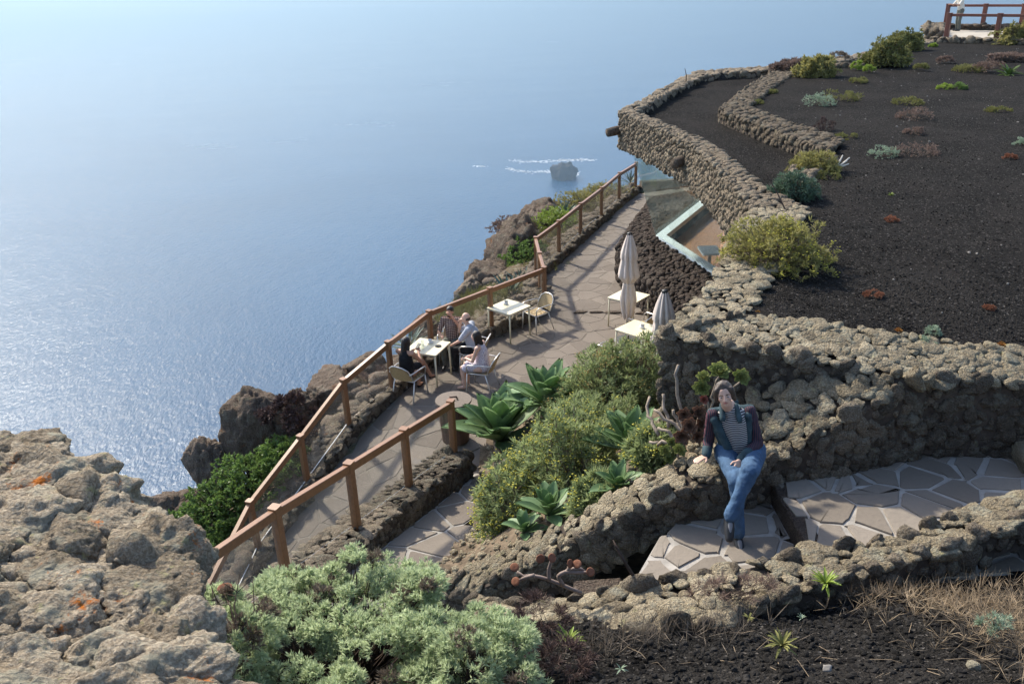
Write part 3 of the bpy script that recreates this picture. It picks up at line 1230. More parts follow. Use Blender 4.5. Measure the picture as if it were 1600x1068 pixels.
def rock(label, c, rad, seed, mat=None, tall=1.0, group=None, lean=(0, 0)):
    V = ICO5[0].copy()
    s = seed * 3.17
    rr = random.Random(seed)
    pl = [(nrm([rr.gauss(0, 1) for _ in range(3)]), rr.uniform(.72, 1.0)) for _ in range(9)]
    for i, v in enumerate(ICO5[0]):
        vv = Vector(v)
        f = 1.05 + .30 * mnoise.noise(vv * .9 + Vector((s, 1, 0))) + .20 * mnoise.noise(vv * 2.1 + Vector((0, s, 2))) + .10 * mnoise.noise(vv * 4.7 + Vector((3, 0, s))) + .05 * mnoise.noise(vv * 10 + Vector((s, s, 0)))
        cr = mnoise.noise(vv * 2.6 + Vector((s, 9, 4)))
        f -= .14 * max(0, .12 - abs(cr)) / .12
        for nn, d in pl:
            cs = float(np.dot(nn, v))
            if cs > .05:
                f = min(f, (d + .05 * mnoise.noise(vv * 6)) / cs)
        f += .05 * mnoise.noise(vv * 17 + Vector((s, 2, 0)))
        V[i] = v * f
    V[:, 0] += V[:, 2] * lean[0]
    V[:, 1] += V[:, 2] * lean[1]
    V = V * rad + np.array(c)
    return build('rock', (V, ICO5[1]), mat or M['rock_cliff'], label=label, cat='rock', smooth=True, group=group)


rock('tall cliff rock with an orange lichen cap beyond the railing', at(422, 690, -.9) + (-.3, .4, 0), (.72, .7, 1.0), 1)
rock('sharp grey rock jutting left over the sea beyond the railing', at(333, 735, -1.5), (.46, .5, .72), 2, lean=(-.15, 0))
rock('rounded brown rock at the foot of the cliff edge by the parapet', at(283, 812, -2.0), (.66, .6, .66), 3)
rock('brown rock low against the railing below the tall cliff rock', at(470, 655, -.5) + (-.2, .3, -.2), (.55, .6, .7), 4)
rock('rock on the cliff edge beyond the lower railing posts', at(522, 615, -.5), (.6, .7, .55), 5)
rock('low rock on the cliff edge left of the seated group', at(575, 580, -.4), (.6, .6, .4), 6)
rock('reddish rock knob on the far cliff edge beyond the railing corner', at(805, 410, -.5), (1.05, 1.4, 1.35), 7)
rock('rock flank below the reddish knob at the cliff edge', at(770, 452, -.8), (.9, 1.1, 1.0), 8)
rock('small rock on the cliff edge behind the empty table', at(735, 462, -.6), (.5, .6, .6), 9)
rock('low rock ledge under the far shrubs along the railing', at(850, 345, -.6), (.9, 1.4, .8), 10)
rock('small rock by the cliff behind the man in the checked shirt', at(668, 512, -.5), (.5, .6, .38), 11)
rock('dark rock between rounded rock and green shrub at the cliff edge', at(262, 850, -2.2), (.7, .7, .5), 12)
# orange lichen cap
V = STONES[4] * (.14, .14, .06) + at(391, 606, 1.0)

# ------------------------------------------------------------------ restaurant under the roof
rest = empty('restaurant', (6.5, 20, 0), 'restaurant with slanted teal glass front under a stone edged gravel roof', 'building')
ROOF_OUT = [at(x, y, 4.55) for x, y in [(968, 175), (1010, 192), (1052, 210), (1080, 223), (1100, 240), (1125, 265), (1148, 290)]] + [np.array([3.74, 12.32, 4.52])]
ROOF_IN = [at(x, y, 4.55) for x, y in [(992, 174), (1036, 192), (1080, 210), (1108, 223), (1134, 240), (1162, 265), (1183, 286)]] + [np.array([4.5, 12.2, 4.52])]
n = 24
A, B = resample(ROOF_OUT, n), resample(ROOF_IN, n)
low = A.copy()
low[:, 2] = 3.68
core = build('roof_edge', strip_core(A, B, low, B - (0, 0, .3)), M['core'], rest)


def stuff_stones(name, seats, mat, rs, root, flat=.6, grow=.66, tmpl=None):
    mb = MB()
    for (p, t, c, nn, s) in seats:
        a = rs.uniform(0, 6.283)
        tx = t * math.cos(a) + c * math.sin(a)
        cx = np.cross(nn, tx)
        g = rs.choice([.7, .85, 1, 1.15, 1.35])
        v = STONES_LOW[rs.randrange(12)]
        mb.add(v[:, :1] * tx * s * grow * g + v[:, 1:2] * cx * s * grow * g * .85 + v[:, 2:] * nn * s * flat * g + p - nn * s * .12, ICO2[1])
    return build(name, mb, mat, root, kind='stuff', smooth=True)


rs = random.Random(40)
lowf = low - (0, 0, .05)
stuff_stones('edge_stones', patch(A, lowf, .10, np.array([-1., -.3, 0]), rs), M['stone_roof'], rs, rest, flat=.5)
stuff_stones('edge_top_stones', patch(A, B, .13, np.array([0, 0, 1.]), rs), M['stone_roof'], rs, rest, flat=.3, grow=.72)
# far edge of the roof
FAR_OUT = [at(*c) for c in [(968, 175, 4.55), (1040, 136, 4.58), (1090, 111, 4.6), (1150, 107, 4.62), (1210, 103, 4.64), (1300, 93, 4.7), (1380, 77, 4.74), (1455, 62, 4.76)]]
FAR_IN = [at(*c) for c in [(992, 176, 4.55), (1056, 139, 4.58), (1100, 118, 4.6), (1150, 113, 4.62), (1210, 109, 4.64), (1300, 99, 4.7), (1385, 82, 4.74), (1458, 66, 4.76)]]
A5, B5 = resample(FAR_IN, 30), resample(FAR_OUT, 30)
build('far_roof_edge', strip_core(A5, B5, A5 - (0, 0, .3), B5 - (0, 0, 1.0)), M['core'], rest)
stuff_stones('far_edge_stones', patch(A5, B5, .18, np.array([0, 0, 1.]), rs) + patch(A5, A5 - (0, 0, .25), .18, np.array([0, -1., 0]), rs), M['stone_roof'], rs, rest, flat=.3, grow=.72)
# roof slab
slab = xy(ROOF_OUT[::-1]) + xy(FAR_OUT[1:]) + [(24, 40), (30, 38), (30, 10), (5, 8.2), (2.9, 8.6), (2.8, 9.8)]
slab = [(3.2, 10.6)] + slab


def poly_prism(poly, z0, z1):
    n = len(poly)
    tri = tessellate_polygon([[Vector((p[0], p[1], 0)) for p in poly]])
    V = [(p[0], p[1], z0) for p in poly] + [(p[0], p[1], z1) for p in poly]
    T = []
    for a, b, c in tri:
        T += [(a, b, c), (a + n, b + n, c + n)]
    for i in range(n):
        j = (i + 1) % n
        T += [(i, j, n + j), (i, n + j, n + i)]
    return np.array(V, float), np.array(T)


# inset so it stays behind the stone edge
cen = np.array([14.0, 22.0])
slab_in = [tuple(np.array(p) + nrm(cen - np.array(p)) * .25) for p in slab]
M['ceiling'] = simple('ceiling', (.35, .33, .30), .9, .1, .1)
build('roof_slab', poly_prism(slab_in, 3.70, 4.05), M['ceiling'], rest)
# sloping base under the window, sill and glass
ZS = 1.2
sc_, sn, sf_ = at(1025, 367, ZS), at(1116, 427, ZS), at(1160, 262, ZS)
sill_in_c = at(1040, 367, ZS)
mb = MB()


def offs(p, q, r_, d):
    """corner q of p-q-r shifted inward by d in plan"""
    a, b = nrm(np.append((p - q)[:2], 0)), nrm(np.append((r_ - q)[:2], 0))
    return q + (a + b) * d / max(.3, abs(np.cross(a, b)[2]))


ci = offs(sn, sc_, sf_, .26)
dn, df = nrm(np.append((sn - sc_)[:2], 0)), nrm(np.append((sf_ - sc_)[:2], 0))
sni, sfi = ci + (sn - sc_), ci + (sf_ - sc_)
for a, b, c, d in ((sc_, sn, sni, ci), (sf_, sc_, ci, sfi)):
    q = [a, b, c, d]
    V = [p + (0, 0, .0) for p in q] + [p - (0, 0, .14) for p in q]
    mb.add(V, [(0, 1, 2), (0, 2, 3), (4, 6, 5), (4, 7, 6), (0, 4, 5), (0, 5, 1), (2, 6, 7), (2, 7, 3), (1, 5, 6), (1, 6, 2), (3, 7, 4), (3, 4, 0)])
build('window_sill', mb, M['sill'], rest)
flo = [tuple(ci[:2]), tuple(sni[:2]), tuple((sni + (7, .5, 0))[:2]), tuple((sfi + (6, 0, 0))[:2]), tuple(sfi[:2])]
mb = MB().prism(flo, ZS - .45, ZS - .38)
build('dining_floor', mb, M['floor_wood'], rest)
mb = MB()
back = [np.array([11, 12, 0]), np.array([12.5, 20, 0]), np.array([14, 34, 0])]
for a, b in zip(back[:-1], back[1:]):
    mb.beam(a + (0, 0, 2), b + (0, 0, 2), .2, 3.9)
mb.beam(sni + (.0, -.3, .65), sni + (7, -.3, .65), .2, 3.5)
build('inner_wall', mb, M['ceiling'], rest)
mb = MB()
c = at(1112, 395, ZS + .1)
mb.box(c + (0, .2, 0), (.5, .7, .05))
mb.box(c + (0, .2, -.25), (.08, .08, .45))
build('dining_table', mb, M['white'], rest)
# curtain-like screen at the right end of the glass
gt, gn = at(988, 236, 3.66), np.array([3.95, 14.6, 3.66])
gfar = gt + df * 9.0
gfar[2] = 3.66
gn = gt + (gn - gt) * 1.0


def pane(name, a, b, c, d, th, mat, root):
    nn = nrm(np.cross(b - a, d - a)) * th
    q = [a, b, c, d]
    V = q + [p + nn for p in q]
    return build(name, (np.array(V), np.array([(0, 1, 2), (0, 2, 3), (4, 6, 5), (4, 7, 6), (0, 4, 5), (0, 5, 1), (2, 6, 7), (2, 7, 3), (1, 5, 6), (1, 6, 2), (3, 7, 4), (3, 4, 0)])), mat, root)


up_ = np.array([0, 0, .004])
for k in range(3):
    a0, a1 = k / 3, (k + 1) / 3 - .004
    pane('glass_pane', sc_ + (sn - sc_) * a0 + up_, sc_ + (sn - sc_) * a1 + up_, gt + (gn - gt) * a1, gt + (gn - gt) * a0, .012, M['glass_teal'], rest)
for k in range(4):
    a0, a1 = k / 4 + .002, (k + 1) / 4 - .002
    pane('glass_pane', sc_ + (sf_ - sc_) * a0 + up_, sc_ + (sf_ - sc_) * a1 + up_, gt + (gfar - gt) * a1, gt + (gfar - gt) * a0, .012, M['glass_teal'], rest)
# stone end wall of the room
mb = MB()
e0, e1 = np.array([4.2, 14.7, 0]), np.array([5.1, 18.7, 0])
V = [e0, e1, e1 + (.2, 0, 1.3), e0 + (-.1, 0, 3.7), e0 + (.5, -.1, 0), e1 + (.5, 0, 0), e1 + (.6, 0, 1.3), e0 + (.5, 0, 3.7)]
mb.add(V, [(0, 1, 2), (0, 2, 3), (4, 6, 5), (4, 7, 6), (0, 4, 5), (0, 5, 1), (2, 6, 7), (2, 7, 3), (1, 5, 6), (1, 6, 2), (3, 7, 4), (3, 4, 0)])
build('end_wall', mb, M['ceiling'], rest)
# rough stone base
EBn = [at(*c) for c in [(964, 386, .88), (975, 408, .88), (1010, 438, .88), (1050, 468, .88), (1085, 492, .88)]]
ETn = [sc_ + dn * .0 - (.03, 0, .05), sc_ + dn * .9 - (0.03, 0, .05), sc_ + dn * 2.0 - (.03, 0, .05), sc_ + dn * 3.0 - (0.03, 0, .05), sn + dn * 1.5 - (.03, 0, .05)]
EBf = [at(*c) for c in [(964, 386, .88), (978, 362, .86), (1000, 332, .80), (1018, 308, .70)]]
ETf = [sc_ - (.03, 0, .05), sc_ + df * 1.6 - (0.03, 0, .05), sc_ + df * 4 - (0.03, 0, .05), sc_ + df * 6.5 - (0.03, 0, .05)]
g = [(resample(p, 14), resample(q, 14)) for p, q in ((EBn, ETn), (EBf, ETf))]
mb = MB()
for p, q in g:
    mb.add(*strip_core(p, q, p * (1, 1, 0) - (0, 0, .02), q * (1, 1, 0)))
bw = build('stone_base', mb, M['core'], label='sloping base of dark rubble stones below the slanted restaurant window', cat='wall')
rs = random.Random(43)
st_ = []
for p, q in g:
    st_ += patch(p, q, .135, np.array([-.4, -.3, 1.]), rs) + patch(p, p * (1, 1, 0), .15, np.array([-1., -.6, 0]), rs)
stuff_stones('rubble', st_, M['stone_basalt'], rs, bw, flat=.42)
# water spouts of hollowed log poking out of the roof edge
for px, py, l in ((968, 203, .36), (1066, 251, .3)):
    p = at(px, py, 4.1)
    mb = MB()
    d = np.array([-.93, -.37, -.12]) if px < 1000 else np.array([-.7, -.6, -.1])
    prof = [p - d * .2, p, p + d * l * .5, p + d * l]
    mb.tube(prof, [.11, .12, .12, .11], 10)
    build('roof_spout', mb, M['stone_basalt'], rest, smooth=True)

# gravel roof
LOWP = xy(ROOF_IN) + xy([at(*c) for c in [(1215, 318, 4.5), (1262, 262, 4.5), (1285, 243, 4.5), (1230, 222, 4.55), (1160, 196, 4.55), (1122, 178, 4.55), (1165, 142, 4.6), (1215, 110, 4.6)]]) + xy(FAR_IN[2:4][::-1]) + xy(FAR_IN[:2][::-1])
LOWP = xy(ROOF_IN[::-1]) + xy(FAR_IN[:4]) + xy([at(*c) for c in [(1232, 108, 4.6), (1188, 138, 4.6), (1148, 168, 4.55), (1182, 182, 4.55), (1243, 204, 4.55), (1303, 227, 4.5), (1285, 258, 4.48), (1245, 300, 4.45), (1222, 312, 4.45)]])


def z_roof0(x, y):
    return 4.36 + .0125 * (y - 8) - .11 * max(0, x - 2.6) * math.exp(-max(0, y - 7.2) / 2.0)


def z_roof(x, y):
    z = z_roof0(x, y)
    if inside((x, y), LOWP):
        z -= .24
    return z + .035 * mnoise.noise(Vector((x * .9, y * .9, 0))) + .012 * mnoise.noise(Vector((x * 5, y * 5, 0)))


roof_poly = [(2.55, 8.55), (2.9, 9.2), (3.3, 10.2), (3.85, 11.2), (4.3, 12.2)] + xy(np.array(ROOF_IN[::-1]) - (.15, 0, 0))[1:] + xy(FAR_IN) + [(24, 41), (34, 41), (34, 5.6), (5.6, 6.9), (4.9, 7.2), (4.2, 7.45), (3.7, 7.75), (3.2, 8.0), (2.7, 8.15)]
V, T = grid_in(roof_poly, .2, z_roof)
build('roof_gravel', (V, T), M['gravel'], kind='structure', smooth=True)
PR = random.Random(66)
pebbles('roof_pebbles', [(2.8, 8.4), (3.2, 8.1), (4.2, 7.6), (5, 7.4), (9, 8), (12, 14), (12, 20), (5, 20), (4, 11)], z_roof, 30000, .006, .017, M['pebble'], 'loose black volcanic gravel on the roof bed', random.Random(6), keep=lambda x, y: PR.random() < math.exp(-max(0, math.hypot(x, y) - 9) / 3.2))
M['pebble_pale'] = simple('pebble_pale', (.20, .185, .165), .9, .2, .3, 3)
pebbles('pale_chips', [(3, 8.5), (5, 7.6), (16, 12), (22, 36), (10, 30), (5, 14)], z_roof, 500, .01, .028, M['pebble_pale'], 'pale stone chips scattered over the black roof gravel', random.Random(9))
# inner step wall on the roof
W2A = [at(*c) for c in [(1218, 106, 4.62), (1168, 138, 4.62), (1123, 172, 4.6), (1160, 186, 4.6), (1225, 210, 4.58), (1292, 236, 4.56)]]
W2B = [at(*c) for c in [(1246, 110, 4.64), (1206, 138, 4.64), (1170, 165, 4.62), (1200, 178, 4.62), (1262, 199, 4.6), (1315, 218, 4.58)]]
a2, b2 = resample(W2A, 30), resample(W2B, 30)
rw = build('roof_step_wall', strip_core(a2, b2, a2 - (0, 0, .34), b2 - (0, 0, .2)), M['core'], label='bent low stone step wall crossing the black gravel roof', cat='wall')
stuff_stones('small_stones', patch(a2, b2, .14, np.array([0, 0, 1.]), rs, ) + patch(a2, a2 - (0, 0, .32), .14, np.array([-.3, -1., 0]), rs), M['stone_roof'], rs, rw, flat=.36, grow=.72)
W3A = [at(*c) for c in [(1292, 106, 4.68), (1340, 104, 4.68), (1392, 100, 4.7)]]
a3 = resample(W3A, 12)
rw = build('roof_kerb', strip_core(a3, a3 + (0, .5, 0), a3 - (0, 0, .3), a3 + (0, .5, -.2)), M['core'], label='short low stone kerb near the far edge of the gravel roof', cat='wall')
stuff_stones('small_stones', patch(a3, a3 + (0, .5, 0), .2, np.array([0, 0, 1.]), rs), M['stone_roof'], rs, rw)
W4A = [at(*c) for c in [(1218, 320, 4.42), (1262, 290, 4.45), (1300, 252, 4.48)]]
a4 = resample(W4A, 12)
rw = build('roof_kerb', strip_core(a4, a4 + (-.5, .1, .02), a4 - (0, 0, .2), a4 + (-.5, .1, -.3)), M['core'], label='short stone kerb under the grey green shrubs on the roof', cat='wall')
stuff_stones('small_stones', patch(a4, a4 + (-.5, .1, .02), .15, np.array([0, 0, 1.]), rs) + patch(a4, a4 - (0, 0, .2), .15, np.array([0, -1, 0.]), rs), M['stone_roof'], rs, rw)


# ------------------------------------------------------------------ railings
def railing(label, tops, h=.96, wood=None, glass=True, channel=(), post=.098, group=None):
    wood = wood or M['wood']
    tops = [np.asarray(t, float) for t in tops]
    root = empty('railing', tops[0] - (0, 0, h), label, 'railing', group)
    for i, t in enumerate(tops):
        d = nrm((tops[min(i + 1, len(tops) - 1)] - tops[max(i - 1, 0)])[:2])
        a = math.atan2(d[1], d[0])
        pm = MB()
        pm.box(t - (0, 0, h / 2 + .04), (post, post, h + .06), a, .08)
        po = build('post', pm, wood, root)
        cm = MB()
        cm.box(t + (0, 0, .012), (post + .022, post + .022, .032), a, .1)
        build('cap', cm, wood, po)
    for i in range(len(tops) - 1):
        a, b = tops[i], tops[i + 1]
        d = nrm(b - a)
        a2_, b2_ = a + d * post * .5, b - d * post * .5
        rm = MB()
        rm.beam(a2_ - (0, 0, .06), b2_ - (0, 0, .06), .078, .112, ch=.08)
        build('rail', rm, wood, root)
        if glass:
            a3_, b3_ = a + d * (post * .5 + .012), b - d * (post * .5 + .012)
            lo = h - .05
            pane('glass_panel', a3_ - (0, 0, lo), b3_ - (0, 0, lo), b3_ - (0, 0, .13), a3_ - (0, 0, .13), .01, M['glass'], root)
            if i in channel:
                cm = MB()
                cm.beam(a3_ - (0, 0, lo + .012), b3_ - (0, 0, lo + .012), .016, .014)
                build('glass_channel', cm, M['white'], root)
    return root


railing('long brown wooden railing with glass panels along the cliff side', OUT_TOP, channel=(0, 1, 2))
railing('short brown wooden railing with glass panels between ramp and stair', IN_TOP)
# teal glass screen closing the far end of the terrace
g0, g1 = np.array([5.35, 32.75, 0]), np.array([8.6, 33.2, 0])
scr = empty('glass_screen', g0, 'teal glass screen closing the far end of the terrace walk', 'screen')
mb = MB()
mb.beam(g0 + (0, .1, .14), g1 + (0, .1, .14), .35, .28)
build('plinth', mb, M['stone_basalt'], scr)
for k in range(2):
    pane('glass_panel', g0 + (g1 - g0) * (k / 2) + (0, 0, .3), g0 + (g1 - g0) * (k / 2 + .49) + (0, 0, .3), g0 + (g1 - g0) * (k / 2 + .49) + (0, 0, 1.2), g0 + (g1 - g0) * (k / 2) + (0, 0, 1.2), .012, M['glass_teal'], scr)
mb = MB()
mb.beam(g0 + (0, 0, 1.24), g1 + (0, 0, 1.24), .06, .06)
build('top_rail', mb, M['alu'], scr)

# ------------------------------------------------------------------ viewing deck at the far end
ZD = 4.86
d0, d1 = at(1478, 60, ZD), at(1700, 66, ZD)
e0 = at(1476, 46, ZD)
dd = nrm(d1 - d0)
e1 = e0 + dd * 9
mb = MB()
mb.add([d0 - dd * .4, d1, e1, e0 - dd * .5, d0 - dd * .4 - (0, 0, .5), d1 - (0, 0, .5), e1 - (0, 0, .5), e0 - dd * .5 - (0, 0, .5)], [(0, 1, 2), (0, 2, 3), (4, 5, 1), (4, 1, 0), (7, 4, 0), (7, 0, 3), (5, 6, 2), (5, 2, 1), (6, 7, 3), (6, 3, 2)])
build('viewing_deck', mb, simple('deck_stone', (.36, .32, .26), .9, .1, .2, 3), kind='structure')
fr = [d0 + dd * s_ + (0, 0, 1.0) for s_ in (0, 2.05, 4.1, 6.2)]
railing('near brown railing of the viewing deck at the top right', fr, h=1.0, wood=M['wood_dark'], glass=False, post=.17)
bk = [e0 + dd * s_ + (0, 0, 1.15) for s_ in (0, 1.75, 3.45, 5.4)]
br = railing('far brown railing of the viewing deck beside the standing person', bk, h=1.0, wood=M['wood_dark'], glass=False, post=.17)
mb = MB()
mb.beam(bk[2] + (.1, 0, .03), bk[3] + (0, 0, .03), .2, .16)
build('sun_tinted_rail', mb, simple('sun_ochre', (.55, .27, .05), .5), br)  # extra lighter bar; sunlight on this rail section is put into its colour
A6 = [e0 + (-.2, -.15, .24), e1 + (0, -.15, .24)]
wall('dark low wall under the far railing of the viewing deck', A6, [p + np.array([0, .5, 0]) for p in A6], .3, 1.2, .2, M['stone_basalt'], faces='A', seed=51, low=True)
A7 = [d0 - dd * .75 + (0, 0, .1), d0 + (-.08, .05, .1)]
wall('tan stone pier at the left end of the viewing deck', [d0 - dd * .8 + (0, .2, .3), d0 - dd * .15 + (0, .2, .3)], [e0 - dd * .9 + (0, 0, .3), e0 - dd * .2 + (0, 0, .3)], .8, 1.6, .2, M['stone_roof'], faces='A', ends='0', seed=52, low=True)
A8 = [d0 + (-.6, -.12, .06), d1 + (0, -.12, .06)]
wall('stone kerb in front of the viewing deck at the edge of the gravel', A8, [p + np.array([0, .35, 0]) for p in A8], .3, .3, .22, M['stone_roof'], faces='A', seed=53, low=True)


# ------------------------------------------------------------------ plants
M['agave'] = leaf_mat('agave', (.13, .21, .09), (.21, .32, .14), (.31, .42, .21), .5, .35, 2)
M['agave_blue'] = leaf_mat('agave_blue', (0.078, 0.130, 0.104), (0.130, 0.195, 0.156), (0.195, 0.260, 0.208), .5, .12, 2)
M['spurge'] = leaf_mat('spurge', (.17, .21, .085), (.28, .33, .15), (.40, .45, .24), .55, .45, 5)
M['spurge_olive'] = leaf_mat('spurge_olive', (.19, .18, .06), (.29, .265, .09), (.39, .34, .13), .6, .4, 4)
M['bloom'] = leaf_mat('bloom', (.38, .36, .05), (.52, .48, .07), (.58, .50, .08), .6, .4, 6)
M['bloom_rust'] = leaf_mat('bloom_rust', (0.260, 0.169, 0.046), (0.351, 0.260, 0.065), (0.338, 0.312, 0.078), .6, .3, 6)
M['tuft'] = leaf_mat('tuft', (.34, .41, .23), (.50, .57, .34), (.64, .68, .47), .6, .5, 4)
M['tuft_dry'] = leaf_mat('tuft_dry', (0.143, 0.110, 0.077), (0.220, 0.176, 0.132), (0.297, 0.242, 0.187), .8, .2, 4)
M['silver'] = leaf_mat('silver', (0.188, 0.250, 0.163), (0.300, 0.375, 0.263), (0.425, 0.500, 0.375), .6, .25, 5)
M['bluegreen'] = leaf_mat('bluegreen', (0.063, 0.105, 0.063), (0.112, 0.168, 0.105), (0.182, 0.252, 0.154), .6, .25, 5)
M['bright'] = leaf_mat('bright', (.085, .15, .035), (.145, .22, .055), (.24, .33, .11), .4, .4, 3)
M['lime'] = leaf_mat('lime', (0.165, 0.242, 0.033), (0.275, 0.352, 0.055), (0.396, 0.440, 0.110), .5, .3, 5)
M['heath'] = leaf_mat('heath', (0.132, 0.090, 0.072), (0.228, 0.156, 0.120), (0.312, 0.228, 0.180), .8, .2, 5)
M['rust'] = leaf_mat('rust', (0.176, 0.066, 0.033), (0.286, 0.121, 0.066), (0.374, 0.198, 0.121), .8, .2, 6)
M['mossy'] = leaf_mat('mossy', (0.125, 0.125, 0.037), (0.213, 0.206, 0.062), (0.300, 0.237, 0.112), .8, .2, 5)
M['deadleaf'] = leaf_mat('deadleaf', (0.055, 0.033, 0.030), (0.099, 0.061, 0.050), (0.143, 0.099, 0.077), .8, .1, 6)
M['straw'] = leaf_mat('straw', (0.242, 0.176, 0.110), (0.363, 0.275, 0.176), (0.484, 0.385, 0.264), .8, .25, 3)
M['twig'] = simple('twig', (.16, .12, .09), .9, .1, .35, 12)
M['bark'] = simple('bark', (.27, .22, .17), .9, .1, .3, 14, bump=.5, bscale=50)
M['twig_dark'] = simple('twig_dark', (.055, .04, .032), .9, .1, .35, 12)
M['aeon_green'] = leaf_mat('aeon_green', (.22, .27, .08), (.36, .38, .13), (.48, .46, .18), .45, .3, 8)
M['aeon_brown'] = leaf_mat('aeon_brown', (.20, .11, .07), (.33, .20, .13), (.44, .31, .20), .5, .25, 8)
M['aeon_red'] = leaf_mat('aeon_red', (0.330, 0.099, 0.066), (0.440, 0.176, 0.121), (0.495, 0.275, 0.187), .5, .15, 8)


def rnd_unit(nrs, n):
    v = nrs.normal(size=(n, 3))
    return v / np.linalg.norm(v, axis=1, keepdims=True)


def leaves(mb, P, D, n, L, W, spread, nrs, stem=0.0, var=.35, fold=.0):
    """n lance leaves round each tip P along D"""
    P, D = np.asarray(P, float).reshape(-1, 3), np.asarray(D, float).reshape(-1, 3)
    k = len(P)
    if k == 0:
        return
    Pr, Dr = np.repeat(P, n, 0), np.repeat(D, n, 0)
    d = Dr + nrs.normal(size=(k * n, 3)) * spread
    d /= np.linalg.norm(d, axis=1, keepdims=True) + 1e-9
    Pr = Pr - Dr * (nrs.random((k * n, 1)) * stem)
    ln = L * (1 + nrs.uniform(-var, var, (k * n, 1)))
    sd = np.cross(d, nrs.normal(size=(k * n, 3)))
    sd /= np.linalg.norm(sd, axis=1, keepdims=True) + 1e-9
    nn = np.cross(sd, d)
    w_ = W * .5 * (1 + nrs.uniform(-.25, .25, (k * n, 1)))
    mid = Pr + d * ln * .5
    V = np.stack([Pr, mid + sd * w_ + nn * ln * fold, Pr + d * ln, mid - sd * w_ + nn * ln * fold], 1).reshape(-1, 3)
    b = np.arange(k * n)[:, None] * 4
    T = np.concatenate([b + [0, 1, 2], b + [0, 2, 3]])
    mb.add(V, T)


def dome_tips(c, rad, n, nrs, shell=.25, zmin=-.15, squash=None, lump=.22, seed=0):
    """tips over a lumpy dome: points and outward directions"""
    d = rnd_unit(nrs, n * 3)
    d = d[d[:, 2] > zmin][:n]
    rad = np.asarray(rad, float)
    f = np.array([1 + lump * 1.6 * mnoise.noise(Vector(v) * 2.2 + Vector((seed, 0, 0))) for v in d])[:, None]
    r_ = (1 - shell * nrs.random((len(d), 1)) ** 1.5) * f
    P = d * rad * r_ + np.asarray(c, float)
    D = d / rad
    D = D / np.linalg.norm(D, axis=1, keepdims=True)
    D = D * .7 + np.array([0, 0, .45])
    D /= np.linalg.norm(D, axis=1, keepdims=True)
    return P, D


def stems(base, P, nrs, r0=.012, r1=.004, every=3, wob=.12):
    mb = MB()
    base = np.asarray(base, float)
    for p in P[::every]:
        b = base + np.append(nrs.normal(size=2) * .06, -.03)
        L = np.linalg.norm(p - b)
        m1 = b + (p - b) * .4 + np.append(nrs.normal(size=2) * wob * L * .5, -.05 * L)
        m2 = b + (p - b) * .75 + nrs.normal(size=3) * wob * L * .25
        mb.tube([b, m1, m2, p], [r0, r0 * .8, r0 * .5, r1], 5, cap=False)
    return mb


def shrub(label, c, rad, ntips, nleaf, L, W, mat, seed, spread=.75, bloom=None, nbloom=0, stem_mat=None, group=None, name='shrub', every=3, lump=.22, shell=.35, zmin=-.15, r0=.012, cat='shrub', bsize=.012, inner=True, stem=.03):
    nrs = np.random.default_rng(seed)
    c = np.asarray(c, float)
    root = empty(name, c, label, cat, group)
    P, D = dome_tips(c, rad, ntips, nrs, shell, zmin, lump=lump, seed=seed)
    build('stems', stems(c, P, nrs, r0, r0 * .35, every), stem_mat or M['twig'], root, smooth=True)
    mb = MB()
    leaves(mb, P, D, nleaf, L, W, spread, nrs, stem)
    if inner:
        P2, D2 = dome_tips(c, np.asarray(rad) * .72, ntips // 2, nrs, .6, zmin, lump=lump, seed=seed)
        leaves(mb, P2, D2, max(4, nleaf // 2), L, W, spread * 1.2, nrs, stem)
    build('crown', mb, mat, root)
    if bloom and nbloom:
        bm_ = MB()
        sel = nrs.permutation(len(P))[:nbloom]
        k = 9
        for i in sel:
            q = P[i] + D[i] * L * .7 + nrs.normal(size=(k, 3)) * L * .32
            for p in q:
                s_ = bsize * nrs.uniform(.6, 1.3)
                bm_.add(ICO1[0] * (s_, s_, s_ * .6) + p, ICO1[1])
        build('flowers', bm_, bloom, root)
    return root


def clump_bush(label, c, rad, nclump, cr, nshoot, nleaf, L, W, mat, seed, name='cushion_plant', cat='plant', group=None, dark=True, lump=.2, zmin=-.1, dry=0.0, stem_mat=None, spread=.5):
    """mound of tight round tufts"""
    nrs = np.random.default_rng(seed)
    c = np.asarray(c, float)
    root = empty(name, c, label, cat, group)
    P, D = dome_tips(c, rad, nclump, nrs, .25, zmin, lump=lump, seed=seed)
    g, dr = MB(), MB()
    for p, d in zip(P, D):
        r_ = cr * nrs.uniform(.65, 1.3)
        u = rnd_unit(nrs, nshoot * 2)
        u = u[u @ d > -.15][:nshoot]
        q = p + u * r_ * nrs.uniform(.55, 1.0, (len(u), 1)) * np.array([1, 1, .85])
        dd_ = u + d * .6
        dd_ /= np.linalg.norm(dd_, axis=1, keepdims=True)
        leaves(dr if nrs.random() < dry else g, q, dd_, nleaf, L, W, spread, nrs, L * .6)
    build('stems', stems(c, P, nrs, .010 * min(1, rad[0]), .004 * min(1, rad[0]), 1), stem_mat or M['twig_dark'], root)
    build('foliage', g, mat, root)
    if dr.n:
        build('dry_foliage', dr, M['tuft_dry'], root)
    return root


